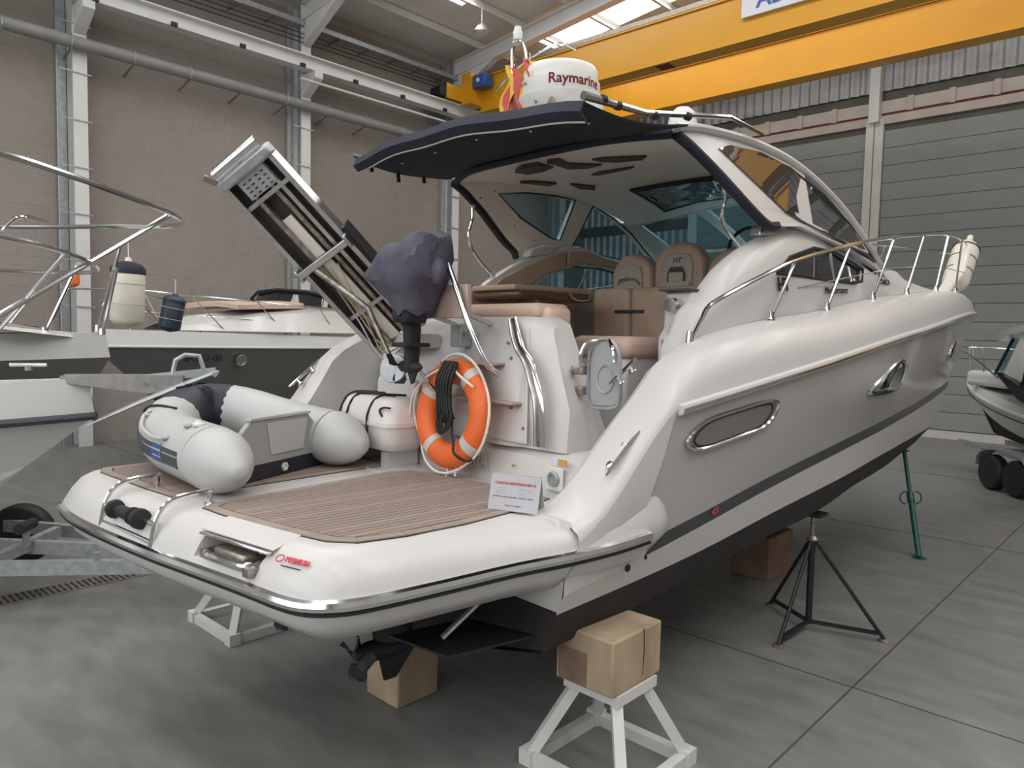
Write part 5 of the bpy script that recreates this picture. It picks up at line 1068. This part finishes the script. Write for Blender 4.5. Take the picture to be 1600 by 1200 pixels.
# ------------------------------------------------------------------ what carries the yacht
def trestle(x, y, label, half=.32, top=.16, h=.52, grp='white steel trestles under the yacht'):
    t = thing('boat_trestle', label, 'trestle', (x, y, 0), grp)
    c = [(-1, -1), (1, -1), (1, 1), (-1, 1)]
    for i in range(4):
        a, b = c[i], c[(i + 1) % 4]
        MB().bar((x + a[0] * half, y + a[1] * half, .035), (x + b[0] * half, y + b[1] * half, .035), .06, .07).build('base_rail', 'paint_white', t)
        q = MB(); q.bar((x + a[0] * half, y + a[1] * half, .05), (x + a[0] * top * .8, y + a[1] * top * .8, h - .03), .06, .06, (a[1], -a[0], 0)); q.build('leg', 'paint_white', t)
        MB().bb((x + a[0] * half - .045, y + a[1] * half - .045, 0), (x + a[0] * half + .045, y + a[1] * half + .045, .09)).build('corner_foot', 'paint_white', t)
    MB().bb((x - top - .03, y - top - .03, h - .06), (x + top + .03, y + top + .03, h)).build('top_plate', 'paint_white', t)
    return t
trestle(-2.37, 3.42, 'white welded trestle with timber block under starboard stern corner')
tw = thing('timber_block', 'large cracked timber block on the front white trestle', 'timber block', (-2.38, 3.42, .522), 'timber blocks under the yacht')
q = MB(); q.bb((-2.55, 3.18, .522), (-2.19, 3.66, .83)); q.build('block_body', 'block_wood', tw, bevel=.012)
q = MB(); q.bb((-2.574, 3.18, .524), (-2.553, 3.66, .845)); q.build('face_board', 'block_wood', tw, bevel=.004)
q = MB(); q.prism([(-2.1885, 3.47, .83), (-2.1885, 3.478, .83), (-2.1885, 3.485, .70), (-2.1885, 3.472, .56), (-2.1885, 3.468, .56), (-2.1885, 3.476, .70)], (-.003, 0, 0)); q.build('split_crack', 'caulk', tw)
q = MB(); q.bb((-2.56, 3.1775, .53), (-2.36, 3.18, .72)); q.build('dark_face', 'block_wood_dark', tw)  # darker patch on part of the block's left face
trestle(-5.72, 2.98, 'low white trestle under the port side behind the platform edge', .33, .16, .50)
q = MB(); q.bb((-5.86, 2.84, .502), (-5.5, 3.2, .82)); solo(q, 'timber_block', 'block_wood', 'timber block on the low white trestle under port side', 'timber block', 'timber blocks under the yacht', bevel=.01)
q = MB(); q.bb((-4.03, 2.93, 0), (-3.69, 3.28, .34)); solo(q, 'timber_block', 'block_wood', 'square timber block on the floor beneath the stern keel', 'timber block', 'timber blocks under the yacht', bevel=.012)
q = MB(); q.bb((-3.92, 2.98, .342), (-3.66, 3.30, .40)); solo(q, 'timber_plank', 'block_wood', 'short plank lying on the square block beneath the keel', 'plank', bevel=.008)
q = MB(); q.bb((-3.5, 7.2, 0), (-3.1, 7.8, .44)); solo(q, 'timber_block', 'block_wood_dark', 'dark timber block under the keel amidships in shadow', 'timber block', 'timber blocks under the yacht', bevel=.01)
# black tripod jack
tx, ty = -2.32, 6.25
t = thing('tripod_jack', 'black steel tripod jack standing under starboard chine amidships', 'boat stand', (tx, ty, 0))
MB().tube([(tx, ty, .06), (tx, ty, .80)], .028, 10).build('centre_post', 'black_paint', t, smooth=True)
MB().tube([(tx, ty, .78), (tx, ty, 1.0)], .018, 10).build('screw', 'dirty_steel', t, smooth=True)
MB().lathe([(.05, .775), (.055, .79), (.03, .815)], (tx, ty, 0), 12).build('screw_nut', 'dirty_steel', t, smooth=True)
MB().bar((tx - .1, ty, .80), (tx + .1, ty, .805), .018, .018).build('nut_handle', 'dirty_steel', t)
MB().bb((tx - .09, ty - .09, .99), (tx + .09, ty + .09, 1.015)).build('head_pad', 'black_paint', t)
for fx, fy in ((-2.35, 5.72), (-1.78, 6.46), (-2.80, 6.60)):
    q = MB(); q.tube([(tx + (fx - tx) * .06, ty + (fy - ty) * .06, .76), (fx, fy, .02)], .016, 8); q.build('leg', 'black_paint', t, smooth=True)
    q = MB(); q.bar((tx, ty, .075), (fx + (tx - fx) * .08, fy + (ty - fy) * .08, .06), .028, .028); q.build('brace', 'black_paint', t)
    q = MB(); q.lathe([(.045, 0), (.045, .012), (.02, .02)], (fx, fy, 0), 12); q.build('foot_pad', 'dirty_steel', t, smooth=True)
# green adjustable prop
gb, gt = Vector((-2.24, 9.30, 0)), b2w((.74, 8.55, 1.125))
t = thing('shoring_prop', 'green adjustable steel prop leaning against the bow bottom', 'prop', tuple(gb))
gm = gb.lerp(gt, .56)
MB().tube([gb + Vector((0, 0, .01)), gm], .032, 10).build('outer_tube', 'green_paint', t, smooth=True)
MB().tube([gb.lerp(gt, .54), gt], .024, 10).build('inner_tube', 'green_paint', t, smooth=True)
MB().tube([gb.lerp(gt, .50), gb.lerp(gt, .585)], .042, 12).build('adjusting_collar', 'green_paint', t, smooth=True)
for s in (1, -1):
    o = [gb.lerp(gt, .54) + Vector((s * (.04 + .055 * math.sin(a)), s * (.04 + .055 * math.sin(a)) * .9, .075 * math.cos(a))) for a in [k * PI / 8 for k in range(9)]]; MB().tube(o, .009, 6).build('collar_handle', 'green_paint', t)
MB().lathe([(.075, 0), (.075, .01)], gb, 14).build('base_plate', 'green_paint', t); MB().lathe([(.06, -.01), (.06, 0)], gt, 14).build('head_plate', 'green_paint', t)
# stern drives, trim tabs (parts of the yacht)
for s in (-1, 1):
    x = s * .48; ZU = .2
    x = s * .48; q = MB(); q.bb((x - .12, 1.2, .85), (x + .12, 1.52, 1.1)); sd = q.build('stern_drive', 'black_paint', Y, bevel=.04)
    q = MB(); q.loft([[(x + a * math.cos(t), 1.18 + b * math.sin(t), z) for t in [2 * PI * j / 14 for j in range(14)]] for z, a, b in ((.60, .05, .13), (.72, .06, .14), (.92, .09, .17))], closed_v=True, caps=True); q.build('drive_leg', 'black_paint', sd, smooth=True)
    q = MB(); q.prism([(x - .14, .92, .78), (x + .13, .92, .78), (x + .10, 1.42, .78), (x - .10, 1.42, .78)], (0, 0, .02)); q.build('cavitation_plate', 'black_paint', sd)
    q = MB(); q.loft([[(x + r * math.cos(t), y, .60 + r * math.sin(t)) for t in [2 * PI * j / 14 for j in range(14)]] for y, r in ((.92, .03), (1.0, .06), (1.2, .065), (1.38, .03))], closed_v=True, caps=True); q.build('gearcase', 'black_paint', sd, smooth=True)
    q = MB(); q.prism([(x - .01, 1.08, .56), (x - .01, 1.34, .56), (x - .01, 1.2, .40), (x - .01, 1.12, .40)], (.02, 0, 0)); q.build('skeg', 'black_paint', sd)
    for k in range(4):
        t0 = k * PI / 2; q = MB(); q.plate([[(x + r * math.cos(t0 + (j - 1) * w), .94 + .03 * (j - 1), .60 + r * math.sin(t0 + (j - 1) * w)) for j in range(3)] for r, w in ((.05, .4), (.09, .5), (.13, .4), (.15, .15))], .01); q.build('propeller_blade', 'black_paint', sd, smooth=True)
    q = MB(); q.prism([(s * .78, .95, .80), (s * 1.3, .95, .86), (s * 1.36, 1.5, .84), (s * .78, 1.5, .76)], (0, 0, .012)); tt = q.build('trim_tab', 'black_paint', Y)
    q = MB(); q.tube([(s * 1.05, 1.1, .84), (s * 1.05, 1.5, 1.05)], .02, 8); q.build('tab_ram', 'steel', tt, smooth=True)
# black keel box under the platform (engine bay step)
q = MB(); q.prism([(-1.05, .55, 1.10), (-.62, .35, 1.10), (.70, .45, 1.10), (.70, 1.5, 1.10), (-1.05, 1.5, 1.10)], (0, 0, -.04)); q.build('platform_underside', 'black_paint', Y)
q = MB(); q.add([(-1.0, .55, 1.08), (.0, .62, 1.08), (.0, 1.5, 1.08), (-1.0, 1.5, 1.08), (-.55, .95, .82), (-.05, .95, .82), (-.05, 1.5, .70), (-.55, 1.5, .70)], [(0, 1, 5, 4), (1, 2, 6, 5), (2, 3, 7, 6), (3, 0, 4, 7), (4, 5, 6, 7), (0, 3, 2, 1)]); q.build('stern_bracket', 'black_paint', Y)
# ------------------------------------------------------------------ neighbouring boats
def place(name, label, cat, loc, heading, group=None):
    """an Empty whose local +y points to the bow; heading = world angle of the bow direction"""
    t = thing(name, label, cat, (0, 0, 0), group); t.location = loc; t.rotation_euler = (0, 0, heading - PI / 2); ORG[t.name] = Vector((0, 0, 0)); return t
def small_hull(t, ln, hb, zk, zc, zs, zb, rake, mats, gun=.3, n=24, flare=.85, blunt=2.0):
    """bow at y = 0, stern at y = -ln. zk keel, zc chine, zs rub rail aft, zb rub rail at the bow"""
    top, mid_, low = mats
    def st(k): return (1 - k)                       # k = 0 stern, 1 bow
    def row(fx, fz, yb): return lambda k: (fx(k), -ln + (ln + yb) * k, fz(k))
    w = lambda k, p: hb * (1 - k ** p)
    rub = lambda k: (w(k, blunt + .6), -ln + ln * k, zs + (zb - zs) * k ** 1.6)
    chn = lambda k: (w(k, blunt) * flare * (1 - .25 * k), -ln + (ln - rake * .55) * k, zc + (zb - zc) * .45 * k ** 3)
    kel = lambda k: (0, -ln + (ln - rake) * k, zk + (zc - zk) * .9 * k ** 4)
    wat = lambda k: tuple(chn(k)[i] + (rub(k)[i] - chn(k)[i]) * .25 for i in range(3))
    gu = lambda k: (max(0, rub(k)[0] - .12 * (1 - k)), rub(k)[1] - .05 * k, rub(k)[2] + gun * (.6 + .4 * k))
    ks = [i / n for i in range(n + 1)]
    for s in (1, -1):
        m_ = lambda f: [(s * f(k)[0], f(k)[1], f(k)[2]) for k in ks]
        MB().loft([m_(kel), m_(chn)]).build('hull_bottom', low, t, smooth=True)
        MB().loft([m_(chn), m_(wat), m_(lambda k: tuple(wat(k)[i] + (rub(k)[i] - wat(k)[i]) * .5 + (.03 if i == 0 else 0) * (1 - k) for i in range(3))), m_(rub)]).build('hull_side', mid_, t, smooth=True)
        MB().loft([m_(rub), m_(lambda k: tuple(rub(k)[i] + (gu(k)[i] - rub(k)[i]) * .6 + (.03 * (1 - k) if i == 0 else 0) for i in range(3))), m_(gu)]).build('gunwale', top, t, smooth=True)
    MB().loft([[(gu(k)[0] * u, gu(k)[1], gu(k)[2] - .005 + .05 * (1 - u * u) * (1 - k)) for u in (-1, -.5, 0, .5, 1)] for k in ks]).build('deck', top, t, smooth=True)
    MB().loft([[(-a[0], a[1], a[2]) for a in (kel(0), chn(0), rub(0), gu(0))], [kel(0), chn(0), rub(0), gu(0)]]).build('transom', mid_, t)
    return rub, gu, kel
def rail_run(t, pts, r=.016, name='pulpit_rail', m_='chrome', nn=30):
    return MB().tube(spline(pts, nn), r, 8).build(name, m_, t, smooth=True)
# --- small white boat on the trailer at the left edge, anchor on its bow
A = place('trailer_boat', 'white boat bow with navy stripe and galvanised anchor at left edge', 'boat', (-7.15, 2.25, 0), math.radians(62))
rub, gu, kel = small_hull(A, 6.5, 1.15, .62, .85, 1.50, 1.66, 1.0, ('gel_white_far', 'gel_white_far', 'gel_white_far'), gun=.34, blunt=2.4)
ks = [i / 24 for i in range(25)]
for s in (1, -1): MB().tube([(s * (rub(k)[0] + .012), rub(k)[1], rub(k)[2]) for k in ks], .035, 8).build('rub_strake', 'dinghy_stripe', A, smooth=True)
MB().box((0, .25, 2.02), (.14, .95, .015)).build('bow_plate', 'steel', A)
for s in (1, -1): q = MB(); q.prism([(s * .07, -.25, 2.02), (s * .07, .72, 2.02), (s * .07, .74, 1.93), (s * .07, .45, 1.86), (s * .07, -.25, 1.96)], (s * .008, 0, 0)); q.build('roller_cheek', 'steel', A)
MB().tube([(-.08, .42, 1.94), (.08, .42, 1.94)], .03, 10).build('roller_bolt', 'dirty_steel', A, smooth=True)
an = MB().bar((0, .30, 1.98), (0, 1.0, 2.06), .035, .07).build('anchor_shank', 'galv', A)
q = MB(); q.tube([(0, .62, 1.98), (0, .66, 2.16), (0, .74, 2.21), (0, .86, 2.20), (0, .90, 2.06)], .022, 7); q.build('anchor_bracket', 'galv', A, smooth=True)
for s in (1, -1): q = MB(); q.tube([(s * .03, 1.0, 2.05), (s * .12, .72, 1.94), (s * .20, .38, 1.79), (s * .24, -.02, 1.60)], [.05, .06, .05, .02], 8, flat=.35); q.build('anchor_fluke', 'galv', A, smooth=True)
MB().tube([(-.2, 1.0, 2.04), (.2, 1.0, 2.04)], .022, 8).build('anchor_stock', 'galv', A, smooth=True)
q = MB(); q.tube([(-.0, -.5, 2.06), (0, -.5, 2.10)], .03, 8); q.tube([(-.0, -.64, 2.11), (0, -.36, 2.11)], .016, 8); q.build('deck_cleat', 'steel', A, smooth=True)
q = MB(); q.tube([(0, -.12 + .03 * math.cos(t), 1.99 + .03 * math.sin(t)) for t in [k * PI / 5 for k in range(10)]], .008, 6, closed=True); q.build('shackle', 'steel', A)
# --- boat with the big pulpit and teak bow step
Cb = place('pulpit_boat', 'white boat with teak bow step and large chrome pulpit at left', 'boat', (-9.75, 3.25, 0), math.radians(84))
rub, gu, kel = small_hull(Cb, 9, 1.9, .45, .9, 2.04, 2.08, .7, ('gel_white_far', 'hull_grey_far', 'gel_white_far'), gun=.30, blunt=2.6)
q = MB(); q.prism([(.10, -.55, 2.37), (.45, -.75, 2.385), (.80, -1.3, 2.44), (.85, -1.9, 2.51), (.40, -1.95, 2.56), (.05, -1.2, 2.48)], (0, 0, .02)); tk = q.build('teak_step', 'teak', Cb)
for k in range(6): MB().bar((.10 + .11 * k, -.75 - .12 * k, 2.425 + .003 * k), (.24 + .10 * k, -1.45 - .08 * k, 2.50 + .003 * k), .008, .02).build('teak_seam', 'caulk', tk)
MB().bar((.42, -1.15, 2.468), (.46, -1.4, 2.502), .16, .012).build('chain_hatch', 'rubber', Cb)
q = MB(); q.loft([[(-w_, y, z - .02), (-w_ * .8, y, z + .02), (0, y, z + .04), (w_ * .8, y, z + .02), (w_, y, z - .02)] for y, w_, z in ((-.35, .15, 2.33), (-.8, .7, 2.38), (-1.6, 1.1, 2.47), (-2.4, 1.35, 2.56), (-4.5, 1.45, 2.62))]); q.build('raised_foredeck', 'gel_white_far', Cb, smooth=True)
def wl_(p): return Cb.matrix_local.inverted() @ Vector(p)
bpy.context.view_layer.update()
NR = [(-6.4, .4, 3.80), (-7.0, 1.52, 3.80), (-7.45, 2.1, 3.80), (-7.95, 2.65, 3.80), (-8.68, 3.38, 3.80), (-9.2, 3.84, 3.80), (-9.6, 4.06, 3.80), (-9.9, 4.14, 3.80)]
FR = [(-9.9, 4.14, 3.80), (-10.25, 4.06, 3.80), (-10.7, 3.72, 3.80), (-11.6, 3.2, 3.80), (-12.7, 2.4, 3.80)]
rail_run(Cb, [wl_(p) for p in NR + FR[1:]], .030, 'top_rail', nn=60)
rail_run(Cb, [wl_(p) for p in ((-7.3, .9, 3.25), (-7.9, 1.9, 3.22), (-8.7, 2.65, 3.16), (-9.3, 2.98, 3.10), (-9.7, 2.95, 3.08), (-10.4, 2.7, 3.10), (-11.5, 2.1, 3.14))], .024, 'mid_rail', nn=40)
for pb, pt in (((-9.35, 2.45, 2.36), (-9.25, 2.75, 3.12)), ((-9.25, 3.0, 2.36), (-9.05, 3.1, 3.12)), ((-9.7, 3.1, 2.40), (-9.5, 3.3, 3.45)), ((-9.9, 2.2, 2.40), (-10.3, 2.75, 3.10)), ((-8.9, 1.9, 2.36), (-8.4, 2.42, 3.2))):
    MB().tube([wl_(pb), wl_(pt)], .022, 8).build('stanchion', 'chrome', Cb, smooth=True)
    MB().lathe([(.04, 0), (.034, .07)], wl_(pb), 10).build('rail_base', 'chrome', Cb, smooth=True)
rail_run(Cb, [wl_(p) for p in ((-10.2, 2.0, 2.4), (-10.15, 2.1, 3.2), (-10.1, 2.3, 3.6), (-10.2, 2.5, 3.72), (-10.9, 2.9, 3.78))], .022, 'bow_hoop')
MB().tube([wl_((-8.6, 1.75, 2.45)), wl_((-9.1, 3.72, 3.80))], .032, 8).build('diagonal_brace', 'chrome', Cb, smooth=True)
# --- grey hulled cruiser behind
Bb = place('grey_cruiser', 'dark grey hulled cruiser with white deck and tan sunpad behind dinghy', 'boat', (-12.0, 3.75, 0), math.radians(-70))
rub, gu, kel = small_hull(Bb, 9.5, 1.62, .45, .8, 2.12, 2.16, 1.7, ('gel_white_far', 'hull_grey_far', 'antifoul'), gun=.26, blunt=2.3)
for s in (1, -1):
    MB().tube([(s * (rub(k)[0] + .012), rub(k)[1], rub(k)[2]) for k in ks], .02, 6).build('rub_rail', 'gel_white_far', Bb, smooth=True)
    tp = [(gu(k)[0] * .96 * s, gu(k)[1] - .1, gu(k)[2] + .62 - .25 * (1 - k)) for k in (.3, .45, .6, .75, .88, .96)]
    rail_run(Bb, tp + [(s * .02, .35, 2.98)], .013)
    rail_run(Bb, [(a * .98, b, c - .32) for a, b, c in tp[1:]], .007, 'mid_rail')
    for k, kk in ((.42, .47), (.55, .61), (.68, .75), (.80, .87), (.90, .96)):
        MB().tube([(s * gu(k)[0] * .97, gu(k)[1], gu(k)[2]), (s * gu(kk)[0] * .96, gu(kk)[1] - .1, gu(kk)[2] + .62 - .25 * (1 - kk))], .011, 7).build('stanchion', 'chrome', Bb, smooth=True)
q = MB(); q.loft([[(x * w_, y, z) for x in (-1, -.9, -.5, 0, .5, .9, 1)] if False else [(-w_, y, 2.42), (-w_ * .85, y, z), (0, y, z + .08), (w_ * .85, y, z), (w_, y, 2.42)] for y, w_, z in ((-1.2, .35, 2.46), (-1.8, .7, 2.58), (-2.8, 1.05, 2.72), (-4.2, 1.3, 2.84), (-5.2, 1.35, 2.86))]); q.build('cabin_trunk', 'gel_white_far', Bb, smooth=True)
q = MB(); q.plate([[(-.62 + 1.24 * i / 6, -2.3 - 1.9 * j / 5, 2.84 + .10 * j / 5 + .05 * math.sin(PI * i / 6)) for i in range(7)] for j in range(6)], .10); q.build('sunpad', 'tan_light', Bb, bevel=.02)
q = MB(); q.tube([(-1.3, -5.0, 2.9), (-1.1, -4.5, 3.1), (-.6, -4.15, 3.22), (0, -4.0, 3.25), (.6, -4.15, 3.22), (1.1, -4.5, 3.1), (1.3, -5.0, 2.9)], .03, 8); q.build('windscreen_frame', 'rubber', Bb, smooth=True)
q = MB(); q.loft([[(-1.3, -5.0, 2.85), (-1.1, -4.4, 2.9), (-.6, -4.0, 2.95), (0, -3.85, 2.98), (.6, -4.0, 2.95), (1.1, -4.4, 2.9), (1.3, -5.0, 2.85)], [(-1.25, -5.05, 2.92), (-1.05, -4.55, 3.1), (-.6, -4.2, 3.22), (0, -4.05, 3.25), (.6, -4.2, 3.22), (1.05, -4.55, 3.1), (1.25, -5.05, 2.92)]]); q.build('windscreen', 'glass_dark', Bb, smooth=True)
rail_run(Bb, [(-1.2, -5.2, 2.9), (-1.1, -5.0, 3.3), (-.7, -4.9, 3.52), (0, -4.9, 3.56), (.7, -4.9, 3.52), (1.1, -5.0, 3.3), (1.2, -5.2, 2.9)], .014, 'cockpit_arch')
def bside(k, z, o=.02): a = rub(k); return Vector((-(a[0] * .965 + o), a[1], z))
MB().lathe([(.10, -.04), (.10, .02), (.08, .025), (.078, 0)], bside(.775, 1.93), 20, Vector((-1, .35, -.12)).to_track_quat('Z', 'Y').to_matrix()).build('porthole', 'steel', Bb, smooth=True)
p0, p1 = bside(.875, 1.97, .06), bside(.815, 1.97, .06)
text('8A5-57-08', 'registration_lettering', 'rubber', Bb, .15, (p0 + p1) / 2, p1 - p0, (0, 0, 1), .012, bold=.003)
# fenders hanging on the cruiser's rail
def fender(loc, r, h, lean, body, cap, label):
    t = thing('fender', label, 'fender', loc, 'fenders on the left boats'); a = Vector(loc); b = a + Vector((lean[0], lean[1], h))
    pr = [(0, .03), (.02, .05), (.06, r * .8), (.12, r), (.86, r), (.94, r * .8), (.98, .05), (1.05, .03)]
    MB().tube([a.lerp(b, k) for k, q_ in pr], [q_ for k, q_ in pr], 18).build('fender_body', body, t, smooth=True)
    MB().tube([a.lerp(b, k) for k in (.80, .88, .95, .99)], [r + .004, r + .004, r * .8, .05], 18).build('fender_cap', cap, t, smooth=True)
    for k in (.35, .65): MB().tube([a.lerp(b, k - .006), a.lerp(b, k + .006)], r + .004, 18).build('fender_band', 'rope_white' if body == 'fender_blue' else 'tape_grey', t, smooth=True)
    MB().tube([b, b + Vector((0, 0, .22))], .007, 5).build('fender_line', 'rope_white', t)
fender((-9.9, 3.5, 2.44), .20, .84, (.02, .02), 'fender_white', 'navy', 'white fender with navy cap hanging between the left pulpits')
fender((-10.42, 4.22, 2.40), .145, .5, (.05, .08), 'fender_blue', 'fender_blue', 'dark blue fender with white bands on the cruiser rail')
solo(MB().box((-12.6, 3.7, 3.18), (.28, .12, .26)), 'orange_buoy', 'orange', 'orange float seen between the pulpit stanchions at left', 'buoy', bevel=.05)
for x, y, lb in ((-12.6, 6.0, 'timber keel block under the grey cruiser bow'), (-13.6, 8.8, 'timber keel block under the grey cruiser amidships'), (-9.95, 1.6, 'timber keel block under the pulpit boat bow'), (-10.1, -1.2, 'timber keel block under the pulpit boat amidships')):
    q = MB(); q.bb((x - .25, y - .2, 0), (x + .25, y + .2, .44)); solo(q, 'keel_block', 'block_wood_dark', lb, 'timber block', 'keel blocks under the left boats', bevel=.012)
# ------------------------------------------------------------------ trailer under the left boat, drain in the floor
tr = thing('boat_trailer', 'galvanised boat trailer frame with black tyre at lower left', 'trailer', (-8.5, 2.0, 0))
for (p, q_) in (((-9.4, -.9, .40), (-6.1, 3.15, .36)), ((-10.2, -.2, .44), (-6.25, 3.3, .38)), ((-10.9, .6, .44), (-6.4, 3.4, .40))):
    MB().bar(p, q_, .07, .12).build('frame_rail', 'galv', tr)
MB().bar((-7.45, 1.5, .42), (-8.1, 2.2, .44), .07, .10).build('cross_member', 'galv', tr); MB().bar((-8.5, .25, .42), (-9.6, 1.5, .44), .07, .10).build('cross_member', 'galv', tr)
for x, y in ((-7.75, 1.85), (-8.9, .6)): MB().bar((x, y, .44), (x, y, .62), .05, .05).build('keel_roller_post', 'galv', tr); MB().tube([(x - .1, y + .08, .62), (x + .1, y - .08, .62)], .05, 12).build('keel_roller', 'rubber', tr, smooth=True)
MB().bar((-6.9, 2.17, .36), (-6.9, 2.17, .50), .05, .05).build('lamp_bracket', 'galv', tr)
def tyre(t, c, axis, R=.31, w=.19):
    M = Vector(axis).to_track_quat('Z', 'Y').to_matrix()
    ty_ = MB().lathe([(R * .58, -w / 2), (R * .9, -w / 2), (R, -w * .32), (R, w * .32), (R * .9, w / 2), (R * .58, w / 2)], c, 28, M).build('tyre', 'rubber', t, smooth=True, angle=50)
    MB().lathe([(R * .58, -w * .4), (R * .58, w * .36), (R * .45, w * .30), (R * .2, w * .42), (.03, w * .42)], c, 20, M).build('wheel_rim', 'galv', ty_, smooth=True)
tyre(tr, (-8.75, 2.05, .31), (.77, -.63, 0)); tyre(tr, (-8.1, .3, .31), (.77, -.63, 0))
dr = thing('floor_drain', 'slotted rusty drain grating set in the floor at left', 'drain', (-7.66, 2, 0))
MB().bb((-7.80, -2.5, .001), (-7.52, 3.4, .006)).build('drain_frame', 'dirty_steel', dr)
for k in range(70):
    y = -.1 + .05 * k
    for x0 in (-7.775, -7.655): MB().bb((x0, y, .006), (x0 + .10, y + .022, .008)).build('drain_slot', 'rubber', dr)
# ------------------------------------------------------------------ pilothouse boat on a trailer at the right
D = place('pilothouse_boat', 'white pilothouse boat with black windows on a trailer at right edge', 'boat', (-3.45, 17.3, 0), math.radians(132))
rub, gu, kel = small_hull(D, 6.2, 1.18, .58, .80, 1.16, 1.72, .9, ('gel_white_far', 'gel_white_far', 'antifoul'), gun=.16, blunt=2.6)
for s in (1, -1):
    MB().tube([(s * (rub(k)[0] + .01), rub(k)[1], rub(k)[2]) for k in ks], .03, 6).build('rub_rail', 'gel_white_far', D, smooth=True)
    MB().tube([(s * (rub(k)[0] + .012), rub(k)[1], rub(k)[2] - .10) for k in ks], .014, 6).build('pin_stripe', 'stripe_dark', D, smooth=True)
    rail_run(D, [(s * 1.05, -2.6, 1.9), (s * .95, -1.6, 2.26), (s * .7, -.7, 2.36), (s * .3, -.05, 2.40), (0, .1, 2.40)], .014)
    for kk, z in ((.74, 2.3), (.87, 2.36), (.96, 2.40)): MB().tube([(s * gu(kk)[0], gu(kk)[1], gu(kk)[2]), (s * (gu(kk)[0] * .95), gu(kk)[1] + .12, z)], .011, 7).build('stanchion', 'chrome', D, smooth=True)
    q = MB(); q.prism([(s * 1.0, -4.3, 1.35), (s * 1.0, -3.0, 1.9), (s * 1.0, -2.6, 2.0), (s * 1.0, -3.2, 1.60), (s * 1.0, -4.2, 1.28)], (s * .12, 0, 0)); q.build('side_window', 'glass_dark', D)
    q = MB(); q.prism([(s * .92, -2.9, 1.75), (s * .92, -2.35, 1.75), (s * .80, -2.75, 2.70), (s * .80, -3.0, 2.70)], (-s * .08, 0, 0)); q.build('cabin_pillar', 'gel_white_far', D, bevel=.02)
    q = MB(); q.prism([(s * .93, -4.4, 1.3), (s * .93, -2.95, 1.70), (s * .82, -3.05, 2.62), (s * .84, -4.4, 2.62)], (-s * .03, 0, 0)); q.build('cabin_glass', 'glass_dark', D)
    q = MB(); q.prism([(s * .95, -4.75, 1.2), (s * .95, -4.35, 1.2), (s * .85, -4.35, 2.70), (s * .85, -4.75, 2.70)], (-s * .08, 0, 0)); q.build('cabin_pillar', 'gel_white_far', D, bevel=.02)
q = MB(); q.loft([[(-.95, y, z), (-.6, y, z + .08), (0, y, z + .1), (.6, y, z + .08), (.95, y, z), (.9, y, z - .1), (-.9, y, z - .1)] for y, z in ((-2.3, 2.62), (-2.6, 2.74), (-3.4, 2.84), (-4.4, 2.88), (-5.2, 2.86))], closed_v=True, caps=True); q.build('cabin_roof', 'gel_white_far', D, smooth=True)
q = MB(); q.prism([(-.8, -2.1, 1.95), (.8, -2.1, 1.95), (.72, -2.45, 2.64), (-.72, -2.45, 2.64)], (0, -.02, 0)); q.build('windscreen', 'glass_tint', D)
for x in (-.8, 0, .8): MB().bar((x, -2.1, 1.95), (x * .9, -2.45, 2.64), .04, .03).build('windscreen_post', 'rubber', D)
q = MB(); q.bb((-.72, -2.6, 1.7), (.72, -1.1, 1.98)); q.build('foredeck_trunk', 'gel_white_far', D, bevel=.08, seg=3)
dt = place('boat_trailer', 'tandem axle galvanised trailer with black tyres at right edge', 'trailer', (-3.45, 17.3, 0), math.radians(132))
for s in (-1, 1): MB().bar((s * .75, -5.6, .56), (s * .45, -.6, .56), .07, .10).build('frame_rail', 'galv', dt)
for y in (-5.0, -3.6, -1.8): MB().bar((-.8, y, .56), (.8, y, .56), .07, .08).build('cross_member', 'galv', dt)
for s in (-1, 1):
    for y in (-2.55, -3.20): tyre(dt, (s * 1.0, y, .30), (s, 0, 0), .30, .20)
    q = MB(); q.plate([[(s * 1.0 - .12 + .24 * i, -2.875 + .66 * math.cos(a), .38 + .34 * math.sin(a) ** .6) for i in (0, 1)] for a in [k * PI / 10 for k in range(11)]], .02); q.build('mudguard', 'galv', dt, smooth=True)
